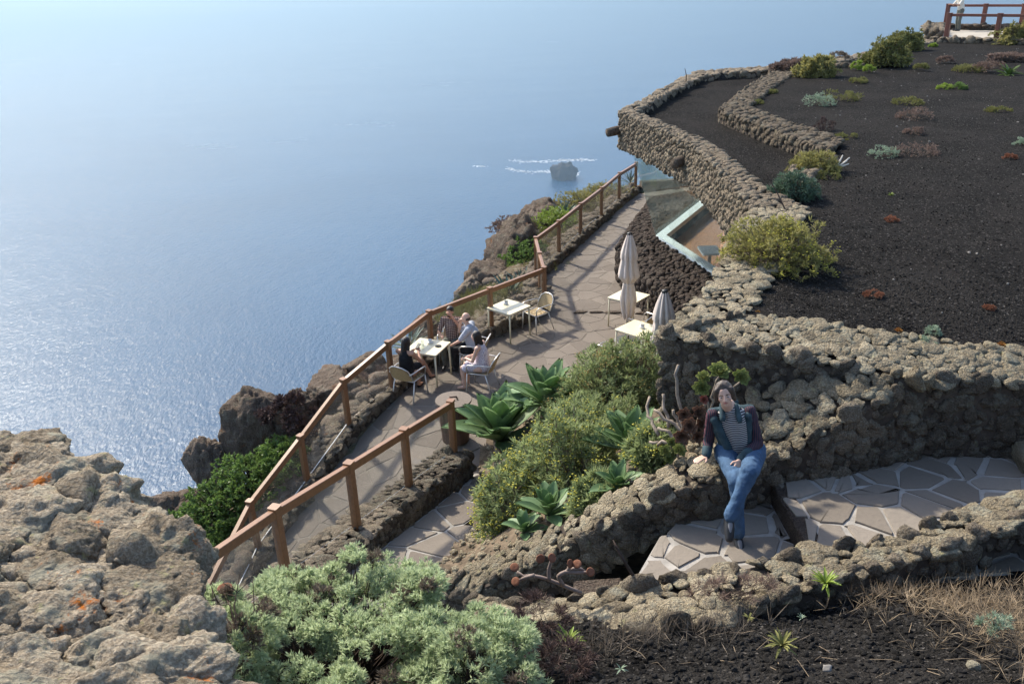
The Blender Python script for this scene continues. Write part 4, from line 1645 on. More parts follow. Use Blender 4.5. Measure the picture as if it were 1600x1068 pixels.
def blade(L, W, p0, p1, fold=.18, seg=9, wpos=.45):
    """broad succulent leaf: pointed lens outline, channelled, arching from pitch p0 to p1"""
    V = []
    x = z = 0.0
    for i in range(seg + 1):
        t = i / seg
        w_ = W * .5 * ((t / wpos) ** .6 if t < wpos else max(0, 1 - ((t - wpos) / (1 - wpos)) ** 1.7))
        if t < .15:
            w_ = max(w_, W * .22)
        th = .035 * W * (1 - t) + .012 * W
        a = p0 + (p1 - p0) * t
        nx, nz = -math.sin(a), math.cos(a)
        for k, (s_, h) in enumerate(((-1, fold), (-.5, fold * .25), (0, 0), (.5, fold * .25), (1, fold))):
            V.append((x + nx * w_ * h * 2, s_ * w_, z + nz * w_ * h * 2))
        x += math.cos(a) * L / seg
        z += math.sin(a) * L / seg
    T = []
    for i in range(seg):
        for k in range(4):
            a, b, c, d = i * 5 + k, i * 5 + k + 1, (i + 1) * 5 + k + 1, (i + 1) * 5 + k
            T += [(a, b, c), (a, c, d)]
    V = np.array(V)
    n0 = len(V)
    V2 = V.copy()
    V2[:, 2] -= W * .10 * (1 - np.abs(V[:, 1]) / (W * .5 + 1e-6))
    T2 = [(a + n0, c + n0, b + n0) for a, b, c in T]
    return np.concatenate([V, V2]), np.array(T + T2)


def agave(label, c, R_, seed, n=26, mat=None, name='agave', W=.30, tilt=(0, 0), el=(0.05, 1.35), wpos=.5, group=None):
    rs = random.Random(seed)
    mat = mat or M['agave']
    c = np.asarray(c, float)
    root = empty(name, c, label, 'agave', group)
    tm = [raw_mesh('leaf', *blade(1.0, W * f, 0.0, cv, .16, wpos=wpos), mat, True) for f, cv in ((1, -.35), (.92, -.2), (1.05, -.55), (.85, -.05))]
    mb = MB()
    mb.tube([c + (0, 0, -.25), c + (0, 0, .02)], [R_ * .09, R_ * .11], 8)
    build('stem', mb, M['bark'], root)
    for k in range(n):
        t = k / (n - 1)
        az = k * 2.39996 + rs.uniform(-.2, .2)
        e = el[0] + (el[1] - el[0]) * t ** .9 + rs.uniform(-.1, .1)
        L = R_ * (1.0 - .28 * t) * rs.uniform(.88, 1.1)
        o = bpy.data.objects.new('leaf', tm[rs.randrange(4)])
        col.objects.link(o)
        o.parent = root
        mt = Matrix.Rotation(tilt[0], 4, 'X') @ Matrix.Rotation(tilt[1], 4, 'Y') @ Matrix.Translation((0, 0, R_ * .12 * t)) @ Matrix.Rotation(az, 4, 'Z') @ Matrix.Rotation(-e, 4, 'Y') @ Matrix.Diagonal((L, L, L, 1))
        o.matrix_local = mt
    return root


def rosette(mb, c, r_, axis, rs, n=30, wr=.42):
    """one aeonium head"""
    axis = nrm(axis)
    a = nrm(np.cross(axis, (.3, .9, .1)))
    b = np.cross(axis, a)
    for k in range(n):
        t = k / n
        az = k * 2.39996
        e = .15 + 1.1 * t
        L = r_ * (1 - .5 * t)
        V, T = blade(L, L * wr * 1.3, 0, .35, .2, seg=4, wpos=.75)
        ca, sa, ce, se = math.cos(az), math.sin(az), math.cos(e), math.sin(e)
        out = a * ca + b * sa
        tx = out * ce + axis * se
        tz = axis * ce - out * se
        ty = np.cross(tz, tx)
        mb.add(V[:, :1] * tx + V[:, 1:2] * ty + V[:, 2:] * tz + np.asarray(c), T)


def spiky(label, c, r_, seed, mat, n=26, name='rosette_plant', W=.09, group=None):
    """small spiky rosette"""
    rs = random.Random(seed)
    mb = MB()
    for k in range(n):
        az = k * 2.39996 + rs.uniform(-.3, .3)
        e = rs.uniform(.1, 1.2)
        L = r_ * rs.uniform(.7, 1.1)
        V, T = blade(L, L * W * 2, e, e - rs.uniform(.4, .9), .15, 5, .3)
        ca, sa = math.cos(az), math.sin(az)
        mb.add(np.stack([V[:, 0] * ca - V[:, 1] * sa, V[:, 0] * sa + V[:, 1] * ca, V[:, 2]], 1) + np.asarray(c), T)
    return build(name, mb, mat, label=label, cat='plant', smooth=True, group=group)


# --- planted bank
def on_bank(px, py):
    z = 1.5
    for _ in range(30):
        q = at(px, py, z)
        z = z * .5 + z_bank(q[0], q[1]) * .5
    return at(px, py, z)


def bank_shrub(label, px, py, wpx, hpx, ntips, seed, bloom, nb, **kw):
    c = on_bank(px, py)
    k = F / np.dot(c - CP, vf)
    r_ = wpx / 2 / k
    hz = hpx / k * .92
    return shrub(label, c, (r_, r_ * 1.05, hz), ntips, 15, .105, .018, M['spurge'], seed, bloom=bloom, nbloom=nb, name='spurge_bush', **kw)


def bank_agave(label, px, py, rpx, seed, n, lift=.1, **kw):
    c = on_bank(px, py)
    k = F / np.dot(c - CP, vf)
    kw.setdefault('el', (.25, 1.42))
    return agave(label, c + (0, 0, lift), rpx / k, seed, n, W=.44, **kw)


bank_agave('agave with broad green leaves beside the stair foot', 782, 708, 98, 1, 28, .25)
bank_agave('agave half hidden behind the first one, nearer the terrace', 856, 655, 86, 2, 26, .24)
bank_agave('large dark agave in front of the aeonium stems', 985, 722, 84, 3, 26, .16, el=(.2, 1.4))
bank_agave('small agave tucked just above the low wall under the spurge', 965, 775, 56, 4, 18, .06)
bank_agave('agave under the spurge at the lower end of the bank', 858, 812, 62, 5, 16, .06)
bank_agave('smallest agave at the foot of the bank by the low wall', 820, 838, 44, 6, 12, .05)
bank_agave('agave leaves rising through the spurge bush', 812, 775, 60, 61, 14, .12)
bank_shrub('wide spurge bush with rusty flower heads beside the stone wall end', 945, 645, 170, 118, 900, 11, M['bloom_rust'], 150)
bank_shrub('spurge bush reaching up to the parasol tables', 1000, 640, 140, 124, 760, 111, M['bloom_rust'], 100)
bank_shrub('large spurge bush with yellow flower heads in the middle of the bank', 885, 795, 200, 172, 1100, 12, M['bloom'], 260, stem_mat=M['bark'], r0=.016)
bank_shrub('spurge bush with bare lower branches at the foot of the stair', 800, 815, 120, 112, 320, 13, M['bloom'], 120, stem_mat=M['bark'], r0=.013, every=2)
bank_shrub('loose spurge bush just behind the big agave', 935, 720, 165, 112, 760, 14, M['bloom'], 100)
bank_shrub('low spurge bush between the two large agaves', 895, 670, 110, 70, 420, 15, M['bloom'], 40)


bank_shrub('low green shrub filling the bank below the bare aeonium stems', 1025, 712, 90, 46, 300, 16, M['bloom'], 20)
bank_shrub('low green shrub between the big agave and the low wall', 940, 790, 90, 50, 260, 17, M['bloom'], 20)


def aeonium(label, stem_pts, heads, mat, seed, name='aeonium', r_=.012, stem_mat=None):
    rs = random.Random(seed)
    c = np.asarray(stem_pts[0][0])
    root = empty(name, c, label, 'succulent')
    for pts in stem_pts:
        mb = MB()
        P = resample(pts, 9) if len(pts) > 2 else resample(pts, 5)
        P[1:-1] += np.array([[rs.gauss(0, .012) for _ in range(3)] for _ in range(len(P) - 2)])
        mb.tube(P, list(np.linspace(r_, r_ * .75, len(P))), 7)
        build('branch', mb, stem_mat or M['bark'], root, smooth=True)
    for k, (p, r2, ax) in enumerate(heads):
        mb = MB()
        rosette(mb, p, r2, ax, rs)
        build('rosette', mb, mat, root, smooth=True)
    return root


def yy(x, y, Y):
    return atY(x, y, Y)


aeonium('aeonium with large green rosettes just behind the woman\'s head', [[yy(1115, 655, 7.3), yy(1112, 620, 7.35), yy(1124, 588, 7.35)], [yy(1115, 655, 7.3), yy(1140, 620, 7.35), yy(1157, 596, 7.35)], [yy(1112, 650, 7.3), yy(1098, 612, 7.3)]],
        [(yy(1124, 582, 7.3), .135, (0, -.5, 1)), (yy(1158, 590, 7.3), .11, (.1, -.8, .8)), (yy(1097, 606, 7.3), .11, (-.3, -.9, .6)), (yy(1100, 590, 7.35), .09, (-.2, -.5, 1))], M['aeon_green'], 5)
aeonium('aeonium with brown rosettes between the stems and the woman', [[yy(1085, 690, 7.0), yy(1075, 668, 7.05)], [yy(1085, 690, 7.0), yy(1092, 650, 7.1)], [yy(1070, 700, 7.0), yy(1062, 655, 7.1)]],
        [(yy(1078, 665, 7.0), .10, (-.1, -.9, .6)), (yy(1092, 645, 7.1), .095, (.2, -.9, .7)), (yy(1070, 648, 7.1), .09, (-.2, -.9, .5)), (yy(1096, 662, 7.05), .08, (.2, -.9, .4)), (yy(1066, 682, 7.0), .10, (-.2, -.9, .4)), (yy(1090, 682, 6.95), .08, (.1, -.9, .4))], M['aeon_brown'], 6)
aeonium('small aeonium with olive rosettes low beside the woman\'s hand', [[yy(1060, 715, 6.9), yy(1058, 705, 6.9)]],
        [(yy(1040, 706, 6.95), .085, (0, -.6, .9)), (yy(1062, 704, 6.9), .085, (.1, -.6, .9)), (yy(1050, 692, 7.0), .07, (0, -.7, .7)), (yy(1045, 718, 6.9), .06, (0, -.6, .9))], M['aeon_green'], 7)
aeonium('single reddish rosette beside the woman\'s shoulder', [[yy(1100, 640, 7.2), yy(1100, 628, 7.2)]], [(yy(1100, 624, 7.15), .055, (0, -.9, .5))], M['aeon_red'], 8)
aeonium('tangle of pale bare aeonium stems against the stone wall end', [
    [yy(1064, 668, 7.3), yy(1063, 640, 7.35), yy(1058, 610, 7.4), yy(1060, 570, 7.45)], [yy(1064, 668, 7.3), yy(1052, 640, 7.3)], [yy(1085, 690, 7.1), yy(1050, 660, 7.25), yy(1022, 640, 7.4)],
    [yy(1110, 690, 7.0), yy(1075, 668, 7.2), yy(1035, 655, 7.4)], [yy(1050, 700, 7.1), yy(1040, 690, 7.2), yy(1015, 690, 7.3)], [yy(1045, 668, 7.3), yy(1038, 640, 7.4), yy(1036, 615, 7.5)],
    [yy(1030, 680, 7.4), yy(1012, 650, 7.6), yy(1015, 620, 7.8)], [yy(1060, 690, 7.1), yy(1046, 674, 7.2), yy(1028, 668, 7.3)]], [], M['aeon_brown'], 9, r_=.02)

# --- foreground bush of grey green tufts
bush_c = at(575, 1035, 4.05)
clump_bush('big grey green cushion bush in the foreground at the bottom edge', at(545, 1010, 4.0) + (0, -.15, -.20), (.88, .80, .56), 420, .080, 34, 14, .034, .0070, M['tuft'], 31, name='cushion_bush', cat='bush', dry=.06, lump=.3)
clump_bush('smaller grey green cushion bush at the right of the big one', at(735, 1035, 4.1) + (0, -.1, -.10), (.40, .42, .42), 100, .07, 28, 14, .034, .0066, M['tuft'], 32, name='cushion_bush', cat='bush', dry=.08)
clump_bush('grey green tufts growing between the big bush and the boulders', at(355, 995, 4.4) + (0, 0, -.22), (.30, .42, .40), 90, .055, 24, 12, .032, .006, M['tuft'], 33, name='cushion_bush', cat='bush', dry=.2)
nrs = np.random.default_rng(77)
dead = empty('dead_branch', at(370, 990, 4.6), 'dead dark twigs with one orange dry cup before the green bush', 'branch')
mb = MB()
for tgt in [(350, 930), (330, 915), (395, 905), (410, 935), (345, 970), (320, 950), (375, 895), (300, 925)]:
    p0, p1 = at(372, 990, 4.55), atY(tgt[0], tgt[1], 3.9)
    m1 = p0 + (p1 - p0) * .5 + nrs.normal(size=3) * .03
    mb.tube([p0, m1, p1], [.006, .004, .002], 5)
    for _ in range(3):
        q = m1 + (p1 - m1) * nrs.random()
        mb.tube([q, q + nrs.normal(size=3) * .05 + (0, 0, .03)], [.003, .0015], 4)
build('twigs', mb, M['twig_dark'], dead)
mb = MB()
mb.lathe([(.002, 0), (.03, .008), (.045, .022), (.04, .02), (.002, .006)], atY(352, 922, 3.92), 9)
build('dry_cup', mb, M['rust'], dead, smooth=True)

# --- bare succulent with cup ends in front of the low wall
sroot = empty('cup_succulent', at(905, 925, 3.4), 'leafless reddish succulent branch with orange cup ends over the near wall', 'succulent')
Yb = 4.85
b0 = atY(908, 926, Yb)
brs = [[(908, 926), (880, 914), (858, 905), (835, 898), (812, 900), (808, 893)], [(858, 905), (857, 890), (862, 873)], [(880, 914), (872, 900), (888, 890), (905, 886), (915, 893)], [(835, 898), (820, 902), (806, 908)], [(888, 890), (890, 882)], [(872, 900), (880, 893), (922, 894)]]
for b in brs:
    P = [atY(x, y, Yb + .01 * i) for i, (x, y) in enumerate(b)]
    mb = MB()
    mb.tube(resample(P, 9), list(np.linspace(.016, .011, 9)), 7)
    build('branch', mb, simple('succ_bark', (.22, .165, .135), .7, .2, .2), sroot, smooth=True)
for x, y, a in [(804, 886, 0), (806, 908, 1), (862, 871, 2), (844, 872, 3), (922, 893, 4), (890, 880, 5), (902, 881, 6)]:
    p = atY(x, y, Yb)
    d = nrm([random.uniform(-.7, .7), -.5, random.uniform(0, .8)])
    t = nrm(np.cross(d, (0, 0, 1)))
    u = np.cross(t, d)
    mb = MB()
    mb.lathe([(.006, -.02), (.02, -.005), (.034, .006), (.03, .010), (.004, .004)], (0, 0, 0), 10)
    V, T = mb.arr()
    build('cup', (V[:, :1] * t + V[:, 1:2] * u + V[:, 2:] * d + p, T), M['rust'], sroot, smooth=True)
mb = MB()
P = [atY(*q) for q in [(992, 903, 4.95), (978, 880, 5.0), (965, 858, 5.05), (958, 843, 5.1)]]
mb.tube(P, [.014, .013, .01, .004], 7)
mb.tube([P[2], P[2] + (-.03, 0, .05)], [.006, .002], 5)
build('bare_stick', mb, M['twig_dark'], label='bare dark stick leaning up from the near stone wall', cat='stick', smooth=True)


def dry_grass(label, pts, n, L, nrs, mat=None, name='dry_grass', zf=z_near, w_=.0035, tilt=.8, dz=0):
    P = []
    for (x, y, sx, sy, k) in pts:
        P += [(x + nrs.normal() * sx, y + nrs.normal() * sy) for _ in range(k)]
    P = np.array([(x, y, zf(x, y) + dz) for x, y in P])
    mb = MB()
    D = np.tile([0, 0, 1.0], (len(P), 1))
    leaves(mb, P, D, n, L, w_, tilt, nrs, 0, .5)
    return build(name, mb, mat or M['straw'], label=label, cat='grass', kind='stuff')


nrs = np.random.default_rng(5)
g = [at(x, y, 4.0) for x, y in [(1480, 850), (1560, 850), (1590, 930), (1540, 900), (1430, 850), (1360, 845), (1600, 1000), (1570, 960)]]
dry_grass('pale dry grass spreading over the near wall at the right', [(p[0], p[1] - .15, .28, .22, 55) for p in g], 9, .11, nrs, dz=.08, tilt=1.3)
g = [at(x, y, 3.9) for x, y in [(960, 960), (1010, 970), (1080, 960), (1130, 960), (930, 1000)]]
dry_grass('dry brown stalks along the inner foot of the near wall', [(p[0], p[1] - .1, .14, .1, 20) for p in g], 6, .17, nrs, M['tuft_dry'], dz=.03, tilt=.5)
clump_bush('dark brown dead heath bush at the right of the grey green bush', at(845, 985, 3.75), (.20, .2, .26), 26, .05, 16, 8, .05, .004, M['deadleaf'], 41, name='dead_bush', cat='bush')
clump_bush('lower dark brown dead bush beside the gravel at the bottom', at(880, 1045, 4.0), (.17, .17, .18), 18, .045, 16, 8, .045, .004, M['deadleaf'], 42, name='dead_bush', cat='bush')
clump_bush('small grey plant in the dry grass at the far right', at(1550, 975, 4.15), (.09, .09, .08), 9, .03, 12, 8, .03, .004, M['silver'], 43)
clump_bush('thin brown heath behind the dead bush on the near wall', at(1150, 925, 3.8), (.3, .12, .1), 22, .035, 12, 7, .05, .003, M['heath'], 44, name='dead_bush', cat='bush')
spiky('bright green spiky rosette on top of the near wall', at(1290, 912, 3.8), .13, 1, M['lime'], 30)
spiky('pale green spiky rosette alone on the foreground gravel', at(1222, 1008, 4.15), .12, 2, M['mossy'], 30)
spiky('yellow green spiky rosette beside the dead brown bushes', at(888, 1002, 3.85), .13, 3, M['lime'], 22)
spiky('tiny green sprout on the gravel below the near wall', at(1170, 965, 3.95), .05, 4, M['mossy'], 12)
spiky('tiny sprout at the bottom edge of the foreground gravel', at(970, 1045, 4.1), .05, 5, M['silver'], 12)
spiky('tiny grey sprout on the gravel under the yellow rosette', at(1252, 965, 3.95), .04, 6, M['silver'], 10)
V = STONES[2] * (.035, .03, .025) + at(1520, 1040, 4.35)
build('tan_stone', (V, ICO3[1]), M['stone'], label='small tan stone lying on the black foreground gravel', cat='stone', smooth=True)
V = STONES[5] * (.03, .03, .02) + at(1292, 1043, 4.3)
build('pale_stone', (V, ICO3[1]), M['pebble_pale'], label='small pale stone on the foreground gravel near the bottom edge', cat='stone', smooth=True)
mb = MB()
nrs = np.random.default_rng(15)
for k in range(26):
    p = at(nrs.uniform(1000, 1580), nrs.uniform(930, 1060), 4.15)
    p[2] = z_near(p[0], p[1]) + .012
    d = nrs.normal(size=3) * (.1, .1, .01)
    mb.tube([p, p + d * .5 + (0, 0, .015), p + d + nrs.normal(size=3) * (.03, .03, 0)], [.0025, .002, .001], 4)
build('dry_twigs', mb, M['straw'], label='pale dry twigs scattered over the foreground gravel', cat='twigs', kind='stuff')

# --- roof plants
ROOFP = [
    ('shrub', 1213, 412, (.70, .66, .58), M['spurge_olive'], 'big olive yellow spurge bush at the near end of the gravel roof'),
    ('c', 1274, 120, (.55, .5, .6), M['spurge_olive'], 'green yellow bush at the bend of the roof step wall'),
    ('c', 1235, 106, (.55, .4, .2), M['heath'], 'low brown heath left of the green yellow roof bush'),
    ('c', 1338, 106, (.18, .18, .22), M['lime'], 'small lime green plant on the short roof kerb'),
    ('c', 1357, 109, (.17, .17, .14), M['lime'], 'low lime plant right of the kerb plant'),
    ('c', 1311, 91, (.35, .3, .2), M['tuft_dry'], 'pale dry plant at the far roof edge'),
    ('c', 1385, 100, (.70, .6, .75), M['mossy'], 'round brown green bush near the far roof edge'),
    ('c', 1414, 78, (.70, .6, .68), M['mossy'], 'darker round bush behind the brown green one'),
    ('c', 1592, 68, (.95, .6, .75), M['spurge_olive'], 'green bush in front of the viewing deck'),
    ('c', 1458, 73, (.15, .15, .1), M['lime'], 'tiny yellow plant before the viewing deck'),
    ('c', 1476, 95, (.28, .28, .12), M['heath'], 'pinkish dry plant below the viewing deck'),
    ('c', 1439, 106, (.22, .22, .10), M['mossy'], 'small moss plant right of the round bushes'),
    ('c', 1513, 111, (.45, .35, .14), M['mossy'], 'mossy mat left of the bright roof rosette'),
    ('c', 1546, 107, (.45, .3, .14), M['heath'], 'brown green mat touching the bright roof rosette'),
    ('s', 1575, 118, .45, M['bright'], 'bright green spiky rosette at the right of the roof'),
    ('c', 1575, 92, (.62, .35, .12), M['heath'], 'long pinkish mat under the deck bush'),
    ('c', 1476, 139, (.2, .2, .12), M['lime'], 'left of two small green plants side by side'),
    ('c', 1497, 139, (.2, .2, .14), M['bright'], 'right of two small green plants side by side'),
    ('c', 1342, 129, (.25, .22, .12), M['mossy'], 'small moss plant below the short roof kerb'),
    ('c', 1280, 164, (.4, .35, .24), M['silver'], 'silver plant at the left end of the dark mat'),
    ('c', 1315, 156, (.5, .35, .2), M['mossy'], 'dark mossy mat right of the silver plant'),
    ('c', 1206, 146, (.16, .14, .08), M['mossy'], 'small plant growing on the roof step wall'),
    ('c', 1183, 162, (.16, .14, .08), M['mossy'], 'small plant at the bend of the roof step wall'),
    ('c', 1418, 162, (.36, .3, .13), M['mossy'], 'upper of two mossy mats in the middle of the roof'),
    ('c', 1429, 184, (.38, .34, .17), M['heath'], 'lower of two mossy mats, tinged with brown'),
    ('c', 1561, 174, (.25, .22, .12), M['mossy'], 'lone mossy cushion toward the right edge of the roof'),
    ('c', 1427, 208, (.2, .18, .10), M['heath'], 'small brown plant above the purple mat'),
    ('c', 1287, 202, (.24, .22, .22), M['deadleaf'], 'dark dry bush behind the end of the roof step wall'),
    ('c', 1321, 216, (.2, .2, .12), M['mossy'], 'moss plant right of the end of the roof step wall'),
    ('c', 1379, 244, (.26, .22, .17), M['silver'], 'silver green plant left of the purple mat'),
    ('c', 1429, 240, (.46, .26, .14), M['heath'], 'wide purple brown heath mat beside the silver plant'),
    ('c', 1577, 248, (.11, .1, .08), M['rust'], 'small red plant near the right edge of the roof'),
    ('c', 1596, 226, (.12, .12, .12), M['silver'], 'silver plant cut by the right edge of the photo'),
    ('shrub', 1240, 308, (.40, .38, .42), M['bluegreen'], 'dark blue green bush on the roof edge wall'),
    ('shrub', 1272, 268, (.44, .4, .36), M['spurge_olive'], 'olive bush behind the dark blue green one'),
    ('c', 1292, 278, (.2, .2, .2), M['mossy'], 'moss green bush at the kerb right of the blue green one'),
    ('c', 1210, 318, (.12, .12, .10), M['spurge_olive'], 'small plant on the roof edge left of the blue green bush'),
    ('s', 1392, 305, .07, M['lime'], 'tiny pale rosette alone on the gravel'),
    ('c', 1395, 345, (.10, .09, .06), M['rust'], 'small reddish plant in the middle of the near gravel'),
    ('c', 1365, 462, (.10, .09, .05), M['rust'], 'small reddish plant near the broad stone wall'),
    ('c', 1545, 482, (.05, .05, .03), M['rust'], 'faint reddish speck of a plant on the near gravel'),
    ('c', 1448, 545, (.13, .11, .12), M['silver'], 'grey green tuft growing on the broad wall top'),
    ('c', 1455, 522, (.07, .07, .10), M['silver'], 'taller thin tuft behind the grey green one on the wall top'),
    ('c', 1486, 520 + 8, (.02, .02, .02), M['lime'], None),
]
for k, (kind, px, py, rad, mat, label) in enumerate(ROOFP):
    if label is None:
        continue
    p = at(px, py, 4.4)
    for _ in range(4):
        p = at(px, py, max(z_roof(p[0], p[1]), 4.15))
    if kind == 'shrub' and px < 1300 and py < 310:
        p = at(px, py, 4.42)
    if py < 110:
        p = at(px, py, 4.72)
    if kind == 'c' and py < 125 and rad[0] > .5:
        shrub(label, p, rad, 520, 12, .12, .045, mat, 200 + k, spread=1.0, r0=.02, zmin=.0, lump=.42)
    elif kind == 's':
        spiky(label, p, rad, 60 + k, mat, 30)
    elif kind == 'shrub':
        shrub(label, p, rad, int(900 * rad[0]), 14, .065, .014, mat, 200 + k, bloom=M['bloom'] if rad[0] > .5 else None, nbloom=140, name='shrub', stem_mat=M['twig'], r0=.010, zmin=.0, bsize=.010)
    else:
        dist = np.linalg.norm(p - CP)
        cr = max(.03, min(.12, rad[0] * .28))
        ls = max(.02, dist * .0016)
        clump_bush(label, p, rad, int(16 + rad[0] * 40), cr, 12, 7, ls, ls * .3, mat, 300 + k, spread=.7, stem_mat=M['twig'])
# orange dried aeonium heads on the wall
for px, py, lb in ((1565, 539, 'orange dry rosette on the broad wall top at the right'), (1404, 517, 'orange dry rosette at the gravel edge of the broad wall'), (1184, 490, 'lower orange dry rosette at the wall corner by the gravel'), (1187, 472, 'upper orange dry rosette at the wall corner by the gravel')):
    mb = MB()
    rosette(mb, at(px, py, 4.34), .05, (0, -.4, 1), random.Random(px), 18, .5)
    build('dry_rosette', mb, leaf_mat('ochre_leaf', (.34, .15, .03), (.45, .22, .05), None, .7, .1), label=lb, cat='succulent', smooth=True)
mb = MB()
for k, (dx, dz) in enumerate([(.2, .12), (.26, .05), (.15, .2), (.3, .14)]):
    p = at(1305, 262, 4.5)
    mb.tube([p, p + (dx * .5, .02 * k, dz * .4), p + (dx, .05 * k, dz)], [.02, .016, .01], 6)
build('bleached_branch', mb, simple('bleached', (.5, .46, .40), .9), label='bleached bare branch beside the bushes on the roof', cat='branch', smooth=True)
mb = MB()
p = at(1228, 330, 4.5)
mb.tube([p, p + (-.1, .2, .25), p + (-.25, .3, .5)], [.012, .01, .004], 5)
build('bare_stick', mb, M['twig_dark'], label='thin bare stick on the roof edge near the blue green bush', cat='stick')
mb = MB()
p = at(1072, 128, 4.6)
mb.tube([p, p + (.0, 0, .2), p + (-.06, 0, .42)], [.02, .015, .008], 5)
build('bare_stick', mb, M['twig_dark'], label='short dead stick on the far roof edge against the sea', cat='stick')

# --- plants on the cliff beyond the railing
CL_ = [(295, 840, -1.5, (.62, .6, .55), M['bright'], 'lowest bright green bush beside the boulders at the cliff edge'),
       (345, 800, -1.15, (.72, .7, .62), M['bright'], 'bright green bush in the middle of the cliff edge growth'),
       (395, 760, -.9, (.72, .7, .55), M['bright'], 'bright green bush below the tall cliff rock'),
       (440, 722, -.6, (.55, .6, .42), M['bright'], 'green bush right under the tall cliff rock, near the rail'),
       (350, 850, -1.5, (.5, .6, .5), M['bright'], 'green bush just outside the lowest railing post'),
       (825, 405, .0, (.75, .8, .60), M['bright'], 'green bush at the corner of the far railing'),
       (870, 350, .1, (.85, .8, .55), M['lime'], 'yellow green bush beyond the far railing'),
       (905, 322, .1, (.9, .9, .6), M['spurge_olive'], 'olive bush beyond the far railing, next from the yellow one'),
       (945, 305, .1, (1.0, .9, .5), M['spurge_olive'], 'olive bush at the far end of the cliff railing'),
       (805, 355, .0, (.9, .8, .35), M['heath'], 'brown heath on top of the reddish cliff knob')]
for k, (px, py, z, rad, mat, label) in enumerate(CL_):
    far = np.linalg.norm(at(px, py, z) - CP)
    shrub(label, at(px, py, z), rad, 420, 12, .07, .034 if mat is M['bright'] else .02, mat, 400 + k, spread=1.0, lump=.3, name='cliff_bush', stem_mat=M['twig_dark'])
clump_bush('dark dead rosettes on branches on top of the tall cliff rock', at(452, 655, -.1), (.55, .5, .5), 34, .09, 14, 6, .09, .04, M['deadleaf'], 51, name='dead_bush', cat='bush', zmin=.1)
clump_bush('dark brown bush between the green bushes and the railing', at(470, 690, -.7), (.4, .4, .3), 24, .09, 14, 6, .08, .03, M['deadleaf'], 52, name='dead_bush', cat='bush')
clump_bush('brown heath on the cliff strip behind the dark haired woman', at(570, 590, -.3), (.7, .4, .18), 24, .1, 12, 7, .08, .012, M['heath'], 53)
agave('blue grey agave outside the railing behind the group\'s table', at(640, 548, -.15), .72, 21, 26, M['agave_blue'], W=.13, el=(.15, 1.3), wpos=.4)
agave('blue grey agave outside the railing at its corner', at(795, 470, -.25), .95, 22, 26, M['agave_blue'], W=.15, el=(.2, 1.4), wpos=.4)
agave('blue grey agave half hidden behind the empty chair', at(815, 450, -.2), .7, 23, 22, M['agave_blue'], W=.15, el=(.2, 1.4), wpos=.4)
agave('pale agave outside the far railing among yellow bushes', at(884, 340, -.1), .8, 24, 20, M['agave_blue'], W=.13, el=(.3, 1.4), wpos=.4)
agave('small agave at the very end of the cliff railing', at(985, 287, .0), .7, 25, 16, M['agave_blue'], W=.12, el=(.3, 1.4), wpos=.4)


def z_out(x, y):
    d = np.linalg.norm(CL[:, :2] - (x, y), axis=1)
    return CL[int(d.argmin()), 2] - .2


nrs = np.random.default_rng(8)
g = [at(x, y, 0) for x, y in [(745, 480), (730, 488), (715, 495), (755, 470), (700, 505), (775, 468)]]
dry_grass('tufts of green grass outside the railing behind the tables', [(p[0], p[1], .2, .2, 55) for p in g], 8, .28, nrs, M['mossy'], name='cliff_grass', zf=z_out, w_=.012, tilt=.45)
g = [at(x, y, 0) for x, y in [(860, 390), (880, 370), (905, 348), (930, 328), (955, 308), (975, 294), (850, 420), (820, 455)]]
dry_grass('dry grass outside the far railing above the kerb wall', [(p[0] - .2, p[1], .35, .4, 60) for p in g], 7, .22, nrs, M['mossy'], name='cliff_grass', zf=z_out, w_=.012, tilt=.6)


# ------------------------------------------------------------------ furniture
def table_proto():
    root = empty('cafe_table', (0, 0, 0))
    mb = MB()
    mb.box((0, 0, .73), (.74, .74, .026), 0, .02)
    build('table_top', mb, M['cream'], root, local=True)
    mb = MB()
    for sx in (-1, 1):
        mb.beam((sx * .33, -.33, .70), (sx * .33, .33, .70), .02, .035)
        mb.beam((-.32, sx * .33, .70), (.32, sx * .33, .70), .02, .033)
    build('apron', mb, M['alu'], root, local=True)
    for sx in (-1, 1):
        for sy in (-1, 1):
            mb = MB()
            mb.tube([(sx * .335, sy * .335, .715), (sx * .345, sy * .345, 0)], .019, 10)
            build('leg', mb, M['cream'], root, local=True, smooth=True)
    return root


